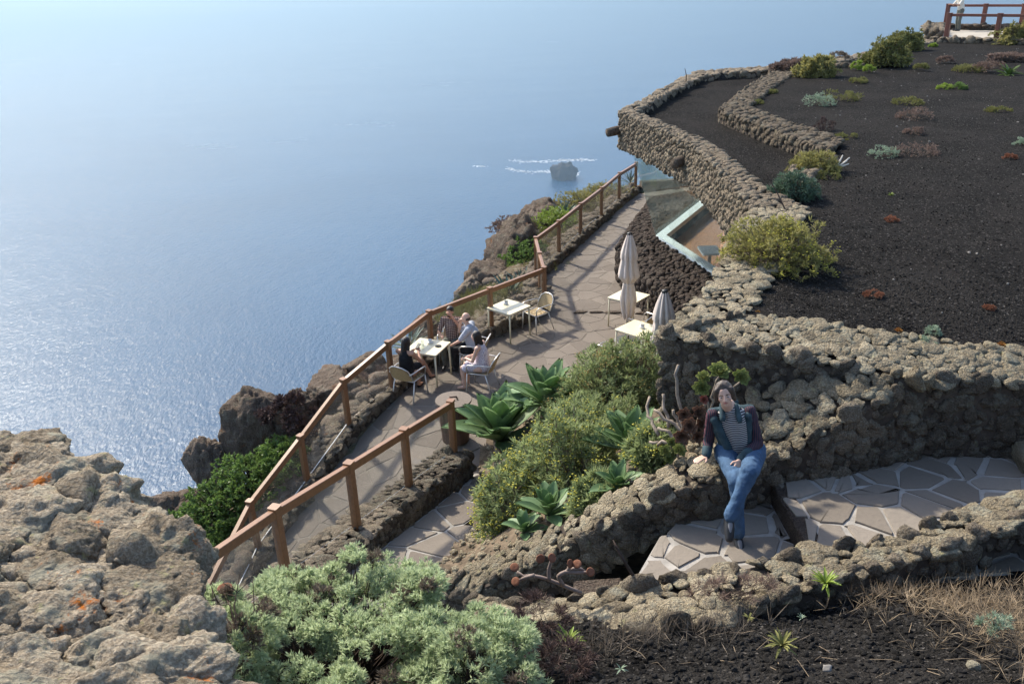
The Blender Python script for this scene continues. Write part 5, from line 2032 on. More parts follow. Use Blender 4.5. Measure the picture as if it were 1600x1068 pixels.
def chair_proto():
    root = empty('cafe_chair', (0, 0, 0))
    # faces +y; tubular aluminium frame, woven seat and back
    n, m_ = 8, 8
    V, T = [], []
    for lay in (0, -.018):
        for i in range(n + 1):
            for j in range(m_ + 1):
                u, v = i / n - .5, j / m_
                V.append((u * .44, -.20 + .42 * v, .44 - .02 * math.sin(v * 3.14) + lay + .012 * (2 * u) ** 2))
    k = (n + 1) * (m_ + 1)
    for l in range(2):
        for i in range(n):
            for j in range(m_):
                a, b, c, d = [l * k + q for q in (i * (m_ + 1) + j, (i + 1) * (m_ + 1) + j, (i + 1) * (m_ + 1) + j + 1, i * (m_ + 1) + j + 1)]
                T += [(a, b, c), (a, c, d)] if l == 0 else [(a, c, b), (a, d, c)]
    build('seat', (np.array(V), np.array(T)), M['wicker'], root, local=True, smooth=True)
    V, T = [], []
    for lay in (0, .016):
        for i in range(n + 1):
            for j in range(m_ + 1):
                u, v = i / n * 2 - 1, j / m_
                w_ = .235 * (1 - .12 * v ** 3)
                top = .80 - .09 * u ** 4
                z = .47 + (top - .47) * v
                V.append((u * w_, -.21 - .13 * v - .05 * (1 - u * u) - lay, z))
    for l in range(2):
        for i in range(n):
            for j in range(m_):
                a, b, c, d = [l * k + q for q in (i * (m_ + 1) + j, (i + 1) * (m_ + 1) + j, (i + 1) * (m_ + 1) + j + 1, i * (m_ + 1) + j + 1)]
                T += [(a, b, c), (a, c, d)] if l else [(a, c, b), (a, d, c)]
    build('backrest', (np.array(V), np.array(T)), M['wicker'], root, local=True, smooth=True)
    mb = MB()
    arc = [(-.24, -.22, .47), (-.245, -.28, .62), (-.22, -.345, .74), (-.12, -.39, .81), (0, -.40, .825), (.12, -.39, .81), (.22, -.345, .74), (.245, -.28, .62), (.24, -.22, .47)]
    mb.tube(arc, .0125, 8)
    build('back_frame', mb, M['alu'], root, local=True, smooth=True)
    mb = MB()
    mb.tube([(-.235, -.2, .44), (-.235, .22, .44), (.235, .22, .44), (.235, -.2, .44), (-.235, -.2, .44)], .012, 8)
    build('seat_frame', mb, M['alu'], root, local=True, smooth=True)
    for sx in (-1, 1):
        mb = MB()
        mb.tube([(sx * .235, .22, .44), (sx * .25, .235, .2), (sx * .265, .245, 0)], .0135, 8)
        build('leg', mb, M['alu'], root, local=True, smooth=True)
        mb = MB()
        mb.tube([(sx * .235, -.17, .44), (sx * .25, -.24, .2), (sx * .265, -.31, 0)], .0135, 8)
        build('leg', mb, M['alu'], root, local=True, smooth=True)
        mb = MB()
        mb.tube([(sx * .24, -.32, .64), (sx * .275, -.18, .655), (sx * .29, .02, .66), (sx * .285, .17, .65), (sx * .265, .225, .60), (sx * .24, .22, .45)], .0135, 8)
        build('armrest', mb, M['alu'], root, local=True, smooth=True)
    return root


tp, cp_ = table_proto(), chair_proto()
TABLES = [((-1.79, 16.12, .012), R(-22), 'cream table with the four seated people round it'),
          ((-.05, 18.29, .012), R(47), 'empty cream table with one chair beside the railing'),
          ((2.84, 18.72, .012), R(50), 'cream table behind the taller folded parasol'),
          ((2.76, 16.70, .012), R(45), 'cream table at the foot of the taller parasol, nearest the spurge')]
for k, (loc, rz, lb) in enumerate(TABLES):
    o = tp if k == 0 else copy_tree(tp)
    o.location = loc
    o.rotation_euler = (0, 0, rz)
    tag(o, lb, 'table', 'cafe tables on the terrace')
WA, MBm, MC, WD = (-2.12, 15.35), (-1.47, 17.02), (-1.0, 16.42), (-.66, 15.42)
CHAIRS = [((-2.12, 15.32), R(-28), 'wicker chair of the dark haired woman in black, next to the railing'),
          ((-1.33, 16.98), R(170), 'wicker chair of the man in the checked shirt'),
          ((-.86, 16.5), R(78), 'wicker chair of the bald man in the grey shirt'),
          ((-.66, 15.52), R(72), 'white framed chair of the woman in the pale dress'),
          ((.62, 18.65), R(128), 'empty wicker chair at the table by the railing'),
          ((3.0, 17.55), R(35), 'wicker chair behind the shorter folded parasol'),
          ((2.1, 15.95), R(-42), 'wicker chair half hidden behind the spurge bush')]
for k, ((x, y), rz, lb) in enumerate(CHAIRS):
    o = cp_ if k == 0 else copy_tree(cp_)
    o.location = (x, y, .012)
    o.rotation_euler = (0, 0, rz)
    tag(o, lb, 'chair', 'cafe chairs on the terrace')


def parasol(label, loc, seed, h=2.6):
    rs = random.Random(seed)
    loc = np.asarray(loc, float)
    root = empty('folded_parasol', loc, label, 'parasol', 'folded parasols on the terrace')
    mb = MB().lathe([(.30, .0), (.30, .04), (.27, .06), (.05, .07), (.05, .22), (.03, .24)], loc, 20)
    build('foot', mb, M['iron'], root, smooth=False)
    mb = MB().tube([loc + (0, 0, .2), loc + (0, 0, h - .03)], .024, 10)
    build('pole', mb, M['black'], root, smooth=True)
    # three hanging tiers of gathered cloth
    seg, nz = 72, 34
    for nm, z0, z1, r0, r1 in (('canopy', .66, h - .05, None, None), ('top_flap', h - .50, h - .03, None, None)):
        V, T = [], []
        for i in range(nz + 1):
            t = i / nz
            z = z0 + (z1 - z0) * t
            if nm == 'canopy':
                hh = (z - .66) / (h - .71)
                rr = np.interp(hh, [0, .06, .22, .36, .42, .50, .75, .9, 1], [.09, .14, .19, .14, .11, .235, .15, .11, .055])
            else:
                rr = np.interp(t, [0, .15, .6, 1], [.19, .185, .115, .05])
            for k in range(seg):
                a = 2 * math.pi * k / seg
                pl = abs(math.sin(a * 4 + .8 * math.sin(z * 2.3 + seed))) ** .7
                pl2 = .5 + .5 * math.sin(a * 11 + z * 1.3 + seed)
                r_ = rr * (.62 + .38 * pl + .10 * pl2) * (1 + .06 * math.sin(2 * a + z * 3 + seed))
                dz = -.10 * pl * (1 - t) ** 4 * (1 if nm == 'canopy' else 1.2)
                V.append(loc + (r_ * math.cos(a), r_ * math.sin(a), z + dz))
        for i in range(nz):
            for k in range(seg):
                l = (k + 1) % seg
                a, b, c, d = i * seg + k, i * seg + l, (i + 1) * seg + l, (i + 1) * seg + k
                T += [(a, b, c), (a, c, d)]
        build(nm, (np.array(V), np.array(T)), M['fabric'], root, smooth=True)
    mb = MB().lathe([(.056, 0), (.06, .02), (.055, .045), (.02, .06)], loc + (0, 0, h - .06), 14)
    build('finial', mb, M['black'], root, smooth=True)
    mb = MB().lathe([(.125, 0), (.13, .015), (.125, .03)], loc + (0, 0, .66 + .39 * (h - .71)), 14)
    build('tie', mb, M['fabric'], root, smooth=True)
    return root


parasol('taller pinkish folded parasol standing between the cream tables', (2.67, 17.70, .012), 3, 2.62)
parasol('pinkish folded parasol partly hidden by the stone wall and spurge', (2.78, 14.05, .012), 8, 2.6)

# wooden bin
bin_c = np.array([-1.10, 13.45, .01])
root = empty('waste_bin', bin_c, 'round dark wooden waste bin with a pale lid behind the railing end', 'bin')
mb = MB()
for k in range(18):
    a = 2 * math.pi * k / 18
    d = np.array([math.cos(a), math.sin(a), 0])
    t = np.array([-math.sin(a), math.cos(a), 0])
    p0, p1 = bin_c + d * .235 + (0, 0, .02), bin_c + d * .285 + (0, 0, .80)
    st = MB()
    st.beam(p0, p1, .088, .022, up=d, ch=.1)
    build('stave', st, M['barrel'], root)
mb = MB().lathe([(.23, 0), (.275, .79), (.20, .80), (.18, .05)], bin_c + (0, 0, .02), 24)
build('liner', mb, M['black'], root, smooth=True)
lid = build('lid', MB().lathe([(.33, 0), (.335, .02), (.33, .04), (.10, .045), (.09, .03)], bin_c + (0, 0, .81), 28), M['barrel_lid'], root)
mb = MB()
mb.tube([bin_c + (-.07, 0, .85), bin_c + (-.06, 0, .90), bin_c + (.06, 0, .90), bin_c + (.07, 0, .85)], .016, 8)
build('handle', mb, M['barrel'], lid, smooth=True)

# things on the tables
ZT = .757


def item(name, label, cat, mb, mat, smooth=True):
    return build(name, mb, mat, label=label, cat=cat, smooth=smooth)


def cup(loc, label):
    loc = np.asarray(loc, float)
    root = empty('cup', loc, label, 'cup')
    build('saucer', MB().lathe([(.03, 0), (.07, .012), (.068, .016), (.02, .006)], loc, 16), M['white'], root, smooth=True)
    build('bowl', MB().lathe([(.022, .01), (.038, .035), (.042, .07), (.038, .07), (.03, .03), (.01, .02)], loc, 16), M['white'], root, smooth=True)
    mb = MB().tube([loc + (.04, 0, .06), loc + (.065, 0, .05), loc + (.06, 0, .03), loc + (.036, 0, .028)], .005, 6)
    build('handle', mb, M['white'], root, smooth=True)
    return root


def glass_(loc, label):
    loc = np.asarray(loc, float)
    return item('drinking_glass', label, 'glass', MB().lathe([(.028, 0), (.034, .11), (.031, .11), (.026, .008)], loc, 16), M['glass_clear'])


cup((-1.75, 16.32, ZT), 'white cup on the far side of the group\'s table')
glass_((-1.98, 16.08, ZT), 'drinking glass nearest the dark haired woman')
glass_((-1.90, 16.2, ZT), 'drinking glass beside the white cup')
glass_((-1.88, 15.98, ZT), 'drinking glass in the middle of the group\'s table')
mb = MB()
for k in range(9):
    a = k * .7
    mb.ell((-1.56 + .05 * math.cos(a), 16.1 + .04 * math.sin(a), ZT + .012), (.022, .014, .014))
mb.lathe([(.05, 0), (.06, .012), (.02, .008)], (-1.56, 16.1, ZT), 14)
item('ashtray', 'small dark full ashtray on the group\'s table', 'ashtray', mb, M['iron'])
for loc, lb in (((-.12, 18.46, ZT), 'white napkin holder on the empty table by the railing'), ((2.84, 16.72, ZT), 'white napkin holder on the table nearest the spurge')):
    root = empty('napkin_holder', loc, lb, 'napkin holder')
    build('base', MB().lathe([(.055, 0), (.06, .02), (.045, .05), (.03, .05)], loc, 14), M['white'], root, smooth=True)
    mb = MB()
    for k in range(5):
        mb.box(np.array(loc) + (.012 * (k - 2), 0, .06), (.004, .07, .075), .3 * k, .02)
    build('napkins', mb, M['white'], root)


# ------------------------------------------------------------------ people
M['skin'] = simple('skin', (.60, .37, .27), .5, .35, .06, 20)
M['skin_tan'] = simple('skin_tan', (.42, .22, .14), .5, .35, .06, 20)
M['hair_dark'] = simple('hair_dark', (.018, .012, .010), .45, .4, .4, 40, bump=.5, bscale=120)
M['hair_brown'] = simple('hair_brown', (.06, .042, .03), .5, .4, .4, 40, bump=.5, bscale=120)
M['denim'] = simple('denim', (.05, .095, .165), .85, .2, .28, 14, bump=.35, bscale=90)
M['denim_dark'] = simple('denim_dark', (.035, .06, .07), .85, .2, .3, 16, bump=.35, bscale=90)
M['grey_shirt'] = simple('grey_shirt', (.36, .38, .42), .9, .1, .08, 12)
M['black_cloth'] = simple('black_cloth', (.012, .012, .014), .85, .2, .3, 12)
M['shoe'] = simple('shoe', (.02, .02, .022), .5, .4, .3, 20)
M['khaki'] = simple('khaki', (.12, .12, .10), .9, .1, .15, 12)
M['offwhite'] = simple('offwhite', (.62, .58, .50), .9, .1, .06, 12)
M['lip'] = simple('lip', (.40, .12, .10), .4, .4, .05)
M['eye'] = simple('eye', (.03, .022, .018), .3, .5, .05)
M['eye_white'] = simple('eye_white', (.7, .68, .64), .3, .5, .05)


def stripes(name, c1, c2, scale, axis='Z', thr=.5):
    m = NM(name, .9, .1)
    wv = m.n('ShaderNodeTexWave', Scale=scale, Distortion=.5)
    wv.bands_direction = axis
    wv.inputs['Detail Scale'].default_value = .6
    m.l(m.coord('Object'), wv.inputs[0])
    m.color(m.ramp(wv.outputs['Fac'], [(thr - .06, c1), (thr + .06, c2)]))
    return m.m


def plaid():
    m = NM('checked', .9, .1)
    co = m.coord('Object')
    c = (.16, .09, .07)
    f = []
    for ax in ('X', 'Z'):
        wv = m.n('ShaderNodeTexWave', Scale=8)
        wv.bands_direction = ax
        m.l(co, wv.inputs[0])
        f.append(wv.outputs['Fac'])
    g_ = m.math('MULTIPLY', m.math('ADD', f[0], f[1]), .5)
    m.color(m.ramp(g_, [(.25, (.05, .035, .04)), (.5, (.22, .11, .08)), (.75, (.42, .36, .30))]))
    return m.m


def print_dress():
    m = NM('printed_dress', .9, .1)
    vo = m.n('ShaderNodeTexVoronoi', Scale=38)
    m.l(m.coord('Object'), vo.inputs[0])
    m.color(m.ramp(vo.outputs['Distance'], [(.25, (.30, .24, .30)), (.45, (.58, .52, .55))]))
    return m.m


M['stripe_top'] = stripes('stripe_top', (.03, .028, .035), (.42, .40, .38), 17, 'Z', .48)
M['sleeve'] = stripes('sleeve', (.03, .032, .042), (.105, .045, .055), 18, 'X', .72)
M['checked'] = plaid()
M['dress'] = print_dress()


WR = bpy.data.textures.new('wrinkle', 'CLOUDS')
WR.noise_scale = .045
WR.noise_depth = 2


def flesh(name, parts, mat, parent, voxel, smooth=6, extra=None):
    """one continuous skin grown round tapered limbs; parts are (p0, r0, p1, r1) or ('e', centre, radii)"""
    mb = MB()
    for q in parts:
        if isinstance(q[0], str):
            mb.ell(q[1], q[2], q[3] if len(q) > 3 else None)
        else:
            mb.capsule(*q)
    o = build(name, mb, mat, parent, local=True, smooth=True)
    r_ = o.modifiers.new('remesh', 'REMESH')
    r_.mode = 'VOXEL'
    r_.voxel_size = voxel
    r_.use_smooth_shade = True
    s_ = o.modifiers.new('smooth', 'SMOOTH')
    s_.iterations = smooth
    s_.factor = .5
    if name in ('jeans', 'jacket', 'sleeve', 'trousers', 'grey_shirt', 'checked_shirt', 'dress', 'striped_top', 'top', 'hair'):
        d_ = o.modifiers.new('folds', 'DISPLACE')
        d_.texture = WR
        d_.strength = .016 if name not in ('striped_top', 'hair') else .010
        d_.mid_level = .5
    return o


def lerp(a, b, t):
    return np.asarray(a, float) * (1 - t) + np.asarray(b, float) * t


def hand_parts(wrist, d, up, s=1.0, curl=.35, flip=1):
    """palm, four fingers and a thumb from the wrist along d; up = back of the hand"""
    d = nrm(d)
    up = nrm(np.asarray(up, float) - d * np.dot(up, d))
    sd = np.cross(d, up) * flip
    out = []
    w_ = np.asarray(wrist, float)
    pc = w_ + d * .045 * s
    for k, off in enumerate((-.027, -.009, .009, .027)):
        out.append((w_ + d * .012 * s + sd * off * .7 * s, .012 * s, w_ + d * .085 * s + sd * off * s, .0105 * s))
        L = (.062, .073, .07, .055)[k] * s
        k0 = w_ + d * .088 * s + sd * off * 1.05 * s
        d1 = nrm(d - up * curl)
        k1 = k0 + d1 * L * .5
        d2 = nrm(d - up * curl * 2.4)
        out.append((k0, .0095 * s, k1, .0085 * s))
        out.append((k1, .0085 * s, k1 + d2 * L * .5, .007 * s))
    t0 = w_ + d * .025 * s - sd * .026 * s
    t1 = t0 + nrm(d * .6 - sd * .8 - up * .25) * .036 * s
    out.append((t0, .0125 * s, t1, .0105 * s))
    out.append((t1, .0105 * s, t1 + nrm(d - sd * .25 - up * .25) * .03 * s, .008 * s))
    return out


def head_parts(c, fwd, up, s=1.0):
    """skull, jaw, nose, ears"""
    fwd, up = nrm(fwd), nrm(up)
    fwd = nrm(fwd - up * np.dot(fwd, up))
    sd = np.cross(fwd, up)
    Mx = np.stack([sd, fwd, up], 1)
    c = np.asarray(c, float)
    out = [('e', c + up * .02 * s - fwd * .012 * s, (.074 * s, .092 * s, .098 * s), Mx),
           ('e', c - up * .045 * s + fwd * .022 * s, (.056 * s, .062 * s, .070 * s), Mx),
           (c - up * .088 * s + fwd * .052 * s, .020 * s, c - up * .085 * s + fwd * .06 * s, .019 * s),
           (c + up * .012 * s + fwd * .080 * s, .009 * s, c - up * .028 * s + fwd * .098 * s, .0125 * s),
           (c - up * .03 * s + fwd * .088 * s - sd * .012 * s, .008 * s, c - up * .03 * s + fwd * .088 * s + sd * .012 * s, .008 * s),
           (c - up * .024 * s + fwd * .050 * s - sd * .040 * s, .02 * s, c - up * .024 * s + fwd * .050 * s + sd * .040 * s, .02 * s)]
    for q in (-1, 1):
        out.append(('e', c + sd * q * .076 * s - up * .012 * s - fwd * .006 * s, (.010 * s, .020 * s, .031 * s), Mx))
    return out, (sd, fwd, up)


def face(c, ax, parent, s=1.0, lip=None):
    sd, fwd, up = ax
    c = np.asarray(c, float)
    Mx = np.stack([sd, fwd, up], 1)
    for q in (-1, 1):
        mb = MB()
        mb.ell(c + sd * q * .031 * s + up * .004 * s + fwd * .0755 * s, (.013 * s, .007 * s, .0048 * s), Mx)
        e = build('eye', mb, M['eye_white'], parent, local=True, smooth=True)
        mb = MB()
        mb.ell(c + sd * q * .031 * s + up * .004 * s + fwd * .082 * s, (.0075 * s, .004 * s, .0058 * s), Mx)
        build('iris', mb, M['eye'], e, local=True, smooth=True)
        mb = MB()
        mb.tube([c + sd * q * .014 * s + up * .022 * s + fwd * .084 * s, c + sd * q * .032 * s + up * .027 * s + fwd * .082 * s, c + sd * q * .05 * s + up * .022 * s + fwd * .07 * s], [.0035 * s, .0045 * s, .002 * s], 6)
        build('eyebrow', mb, M['hair_brown'], parent, local=True, smooth=True)
    mb = MB()
    mb.tube([c - up * .056 * s + sd * -.024 * s + fwd * .076 * s, c - up * .0535 * s + fwd * .086 * s, c - up * .056 * s + sd * .024 * s + fwd * .076 * s], [.002 * s, .0065 * s, .002 * s], 8)
    build('mouth', mb, lip or M['lip'], parent, local=True, smooth=True)


# --- the woman sitting on the low wall, in world coordinates
base = atY(1150, 856, 6.04)
wm = empty('person', (0, 0, 0), 'woman in denim jacket, striped top and blue jeans sitting on the low wall', 'person')


def J(x, y, Y):
    return atY(x, y, Y)


pel, chest, neck = J(1154, 706, 6.70), J(1145, 656, 6.70), J(1139, 632, 6.68)
hd = J(1132, 616, 6.60)
sR, eR, wR = J(1113, 648, 6.68), J(1107, 690, 6.74), J(1103, 712, 6.60)
sL, eL, wL = J(1172, 643, 6.68), J(1184, 692, 6.62), J(1156, 719, 6.36)
hR, kR, aR = J(1134, 708, 6.68), J(1151, 750, 6.20), J(1154, 836, 6.16)
hL, kL, aL = J(1178, 708, 6.68), J(1172, 736, 6.14), J(1141, 808, 6.00)
toC = nrm(np.array([-.26, -1.0, 0.22]))
hup = nrm(np.array([-.20, .14, 1.0]))
hp, ax = head_parts(hd, toC, hup, .96)
body = list(hp)
body += [(neck - (0, 0, .05), .052, hd - hup * .06, .05), (chest + (0, 0, .05), .10, neck, .055),
         (sR, .045, eR, .038), (eR, .038, wR, .025), (sL, .045, eL, .038), (eL, .038, wL, .025),
         (pel, .13, chest, .125), (hR, .085, kR, .06), (kR, .055, aR, .035), (hL, .085, kL, .06), (kL, .055, aL, .035)]
body += hand_parts(wR, J(1086, 720, 6.52) - wR, (0, 0, 1), .95, .12, 1)
body += hand_parts(wL, J(1147, 742, 6.26) - wL, (.1, -.8, .5), .95, .35, -1)
flesh('body', body, M['skin'], wm, .0065, 3)
face(hd, ax, wm, .96)
# hair: bob with parting
sd, fw, up = ax
hair = [('e', hd + up * .035 - fw * .025, (.086, .092, .092), np.stack([sd, fw, up], 1)),
        (hd + up * .05 - sd * .06 + fw * .02, .032, hd - up * .055 - sd * .08 - fw * .005, .022),
        (hd + up * .05 + sd * .06 + fw * .02, .032, hd - up * .05 + sd * .08 - fw * .005, .022),
        (hd - fw * .07, .05, hd - up * .075 - fw * .055, .038),
        (hd + up * .10 + fw * .02 + sd * .01, .024, hd + up * .055 - sd * .066 + fw * .035, .015),
        (hd + up * .10 + fw * .02 + sd * .01, .024, hd + up * .05 + sd * .068 + fw * .03, .016)]
flesh('hair', hair, M['hair_brown'], wm, .007, 3)
# striped top
top = [(pel + (0, 0, .06), .142, chest, .142), (chest, .138, lerp(chest, neck, .75) + (0, 0, -.02), .09), (lerp(sR, sL, .25), .045, lerp(sR, sL, .75), .045)]
flesh('striped_top', top, M['stripe_top'], wm, .01, 4)
# denim jacket: two open fronts, back, collar and sleeves
fwd_b = nrm(np.array([-.25, -1, 0]))
sid = nrm(np.cross(fwd_b, (0, 0, 1)))
bk_ = -fwd_b * .045
jk = [(sR + bk_, .050, sL + bk_, .050), (chest + bk_ * 1.3, .135, pel + bk_ * 1.3 + (0, 0, .07), .14),
      (sR + sid * -.0 + fwd_b * .045 + (0.02, 0, -.02), .04, lerp(sR, pel, .78) + fwd_b * .09 + (-.045, 0, .02), .04),
      (sL + fwd_b * .045 - (0.02, 0, .02), .04, lerp(sL, pel, .80) + fwd_b * .085 + (.055, 0, .02), .045),
      (lerp(sR, chest, .3) + (-.01, 0, -.06), .07, lerp(sR, pel, .7) + (-.05, 0, 0), .07), (lerp(sL, chest, .3) + (.01, 0, -.06), .07, lerp(sL, pel, .7) + (.06, 0, 0), .08)]
flesh('jacket', jk, M['denim_dark'], wm, .009, 4)
col_ = [(neck + fwd_b * .01 - sid * .06 + (0, 0, .0), .026, lerp(neck, chest, .55) - sid * .075 + fwd_b * .12, .028), (neck + fwd_b * .01 + sid * .06, .026, lerp(neck, chest, .55) + sid * .075 + fwd_b * .12, .028), (neck - sid * .06 - fwd_b * .05 + (0, 0, .01), .026, neck + sid * .06 - fwd_b * .05 + (0, 0, .01), .026)]
flesh('collar', col_, simple('denim_worn', (.04, .066, .075), .85, .2, .4, 20), wm, .008, 3)
for nm, a, b, c in (('sleeve', sR, eR, wR), ('sleeve', sL, eL, wL)):
    flesh(nm, [(a, .057, b, .051), (b, .051, lerp(b, c, .92), .041)], M['sleeve'], wm, .009, 3)
    flesh('cuff', [(lerp(b, c, .55), .050, lerp(b, c, .93), .043)], M['denim_dark'], wm, .008, 2)
# jeans
jn = [(hR, .108, kR, .076), (kR, .074, lerp(kR, aR, .5), .056), (lerp(kR, aR, .5), .056, lerp(kR, aR, .96), .058), (hL, .112, kL, .082), (kL, .08, lerp(kL, aL, .5), .06), (lerp(kL, aL, .5), .06, lerp(kL, aL, .96), .064), (hR + (-.01, 0, .03), .10, hL + (.01, 0, .03), .10), (pel, .135, pel + (0, 0, .05), .13)]
flesh('jeans', jn, M['denim'], wm, .010, 3)
M['shoe_grey'] = simple('shoe_grey', (.22, .22, .23), .6, .3, .1)
for a, d in ((aR, nrm(np.array([.02, -.55, -.55]))), (aL, nrm(np.array([-.1, -.6, -.75])))):
    heel = a + (0, .02, -.03)
    toe = heel + d * .165
    sh = flesh('shoe', [(heel, .042, lerp(heel, toe, .55), .046), (lerp(heel, toe, .55), .046, toe, .038), (a + (0, 0, .01), .046, heel, .045)], M['shoe'], wm, .008, 3)
    nn = nrm(np.array([0, -.5, .8]))
    flesh('shoe_panel', [(lerp(heel, toe, .35) + nn * .035, .022, lerp(heel, toe, .75) + nn * .022, .022)], M['shoe_grey'], sh, .006, 2)


# --- the seated group; local frame: seat at the origin, facing +y
def seated(label, loc, rz, skin, hair_fn, arms, legs, look=(0, 1, -.1), lean=.0, h=1.0, clothes=None, twist=0):
    root = empty('person', (loc[0], loc[1], .012), label, 'person', None, rz)
    A_ = np.array
    pel = A_([0, -.06, .55]) * h
    chest = A_([0, -.08 + lean * .6, .86 * h])
    neck = A_([0, -.05 + lean, 1.04 * h])
    hd = neck + A_([look[0] * .03, .045, .155 * h])
    hp, ax = head_parts(hd, look, (look[0] * .1, -.05 + lean * .3, 1), h)
    sh = [chest + A_([q * .175 * h, .01 + lean * .25, .13 * h]) for q in (-1, 1)]
    body = list(hp) + [(chest + (0, 0, .06), .10 * h, neck, .055), (neck - (0, 0, .03), .05, hd - (0, 0, .06), .048), (pel, .14 * h, chest, .125 * h), (sh[0], .055, sh[1], .055)]
    ar = []
    for q, s_, (el, wr) in zip((-1, 1), sh, arms):
        el, wr = A_(el), A_(wr)
        body += [(s_, .046, el, .038), (el, .038, wr, .026)]
        body += hand_parts(wr, wr - el + A_([0, .02, 0]), (q * .2, 0, 1), 1.0, .5, -q)
        ar.append((s_, el, wr))
    lg = []
    for q, (kn, an, toe) in zip((-1, 1), legs):
        hip = pel + A_([q * .095, .04, -.03])
        kn, an, toe = A_(kn), A_(an), A_(toe)
        body += [(hip, .085, kn, .058), (kn, .055, lerp(kn, an, .35), .056), (lerp(kn, an, .35), .056, an, .036), (an - (0, 0, .02), .036, toe, .026)]
        lg.append((hip, kn, an, toe))
    flesh('body', body, skin, root, .011, 3)
    face(hd, ax, root, h)
    hair_fn(root, hd, ax, neck)
    if clothes:
        clothes(root, pel, chest, neck, sh, ar, lg)
    return root


def long_hair(mat, back=.30):
    def f(root, hd, ax, neck):
        sd, fw, up = ax
        Mx = np.stack([sd, fw, up], 1)
        q = [('e', hd + up * .03 - fw * .02, (.088, .096, .096), Mx), (hd - fw * .06, .065, neck - fw * .06 - (0, 0, .02), .055), (neck - fw * .06, .055, neck - fw * .085 - (0, 0, back), .035),
             (hd - sd * .07, .03, neck - sd * .075 - (0, 0, .06), .025), (hd + sd * .07, .03, neck + sd * .075 - (0, 0, .06), .025)]
        flesh('hair', q, mat, root, .011, 3)
    return f


def short_hair(mat, beard=False):
    def f(root, hd, ax, neck):
        sd, fw, up = ax
        Mx = np.stack([sd, fw, up], 1)
        flesh('hair', [('e', hd + up * .045 - fw * .022, (.084, .096, .086), Mx), (hd - fw * .05 - up * .02, .052, hd - fw * .045 - up * .05, .04)], mat, root, .011, 2)
        if beard:
            flesh('beard', [('e', hd - up * .075 + fw * .045, (.05, .045, .04), Mx)], mat, root, .011, 2)
    return f


def fringe_hair(mat):
    def f(root, hd, ax, neck):
        sd, fw, up = ax
        Mx = np.stack([sd, fw, up], 1)
        flesh('hair', [('e', hd - up * .005 - fw * .035, (.082, .078, .055), Mx)], mat, root, .011, 2)
    return f


def c_black_dress(root, pel, chest, neck, sh, ar, lg):
    q = [(pel, .155, chest, .14), (chest, .137, chest + (0, .0, .08), .115), (pel, .15, lerp(lg[0][0], lg[0][1], .55), .10), (pel, .15, lerp(lg[1][0], lg[1][1], .55), .10)]
    flesh('dress', q, M['black_cloth'], root, .012, 3)
    for l in lg:
        flesh('sandal', [(l[2] - (0, .02, .055), .03, l[3] - (0, 0, .012), .03)], M['black_cloth'], root, .01, 2)


def c_plaid(root, pel, chest, neck, sh, ar, lg):
    q = [(pel, .16, chest, .155), (chest, .15, chest + (0, 0, .10), .11), (sh[0], .075, sh[1], .075)] + [(a[0], .07, lerp(a[0], a[1], .75), .058) for a in ar]
    flesh('checked_shirt', q, M['checked'], root, .012, 3)
    flesh('trousers', [(l[0], .10, l[1], .078) for l in lg] + [(l[1], .076, lerp(l[1], l[2], .97), .055) for l in lg], M['khaki'], root, .012, 3)
    for l in lg:
        flesh('shoe', [(l[2] - (0, .02, .03), .045, l[3], .036)], M['shoe'], root, .011, 2)


def c_grey(root, pel, chest, neck, sh, ar, lg):
    q = [(pel, .17, chest, .165), (chest, .16, chest + (0, 0.02, .10), .115), (sh[0], .08, sh[1], .08)] + [(a[0], .074, lerp(a[0], a[1], .8), .062) for a in ar]
    flesh('grey_shirt', q, M['grey_shirt'], root, .012, 3)
    flesh('trousers', [(l[0], .105, l[1], .082) for l in lg] + [(l[1], .08, lerp(l[1], l[2], .97), .06) for l in lg] + [(pel, .155, pel + (0, .02, -.02), .15)], M['black_cloth'], root, .012, 3)
    for l in lg:
        flesh('shoe', [(l[2] - (0, .02, .03), .045, l[3], .038)], M['shoe'], root, .011, 2)


def c_dress(root, pel, chest, neck, sh, ar, lg):
    q = [(pel, .16, chest, .135), (chest, .132, chest + (0, .01, .075), .112), (pel, .155, lerp(lg[0][0], lg[0][1], .8), .098), (pel, .155, lerp(lg[1][0], lg[1][1], .8), .098)]
    q += [(chest + (s_ * .08, .06, .07), .014, chest + (s_ * .09, -.02, .17), .014) for s_ in (-1, 1)]
    flesh('dress', q, M['dress'], root, .012, 3)


LEG = [((-.10, .36, .50), (-.10, .34, .09), (-.11, .48, .035)), ((.10, .36, .50), (.10, .34, .09), (.11, .48, .035))]
seated('dark haired woman in a black dress with crossed legs, holding a phone', (-2.12, 15.36), R(-28), M['skin_tan'], long_hair(M['hair_dark'], .22),
       [((-.20, .10, .78), (-.06, .30, .88)), ((.22, .12, .76), (.06, .30, .86))],
       [((-.06, .38, .50), (-.04, .36, .09), (-.05, .50, .035)), ((.04, .42, .60), (.14, .56, .24), (.18, .68, .18))], look=(.3, 1, -.25), clothes=c_black_dress)
seated('dark bearded man in a checked shirt with a hand raised to his face', (-1.33, 16.92), R(170), M['skin_tan'], short_hair(M['hair_dark'], True),
       [((-.26, .14, .86), (-.07, .16, 1.16)), ((.26, .10, .74), (.14, .34, .78))], LEG, look=(.15, 1, -.15), h=1.0, clothes=c_plaid)
seated('balding man in a grey shirt and black trousers leaning an elbow on the table', (-.88, 16.46), R(80), M['skin'], fringe_hair(M['hair_brown']),
       [((-.24, .20, .78), (-.12, .42, .62)), ((.22, .30, .80), (.05, .22, 1.10))], LEG, look=(.0, 1, -.1), lean=.10, h=1.02, clothes=c_grey)
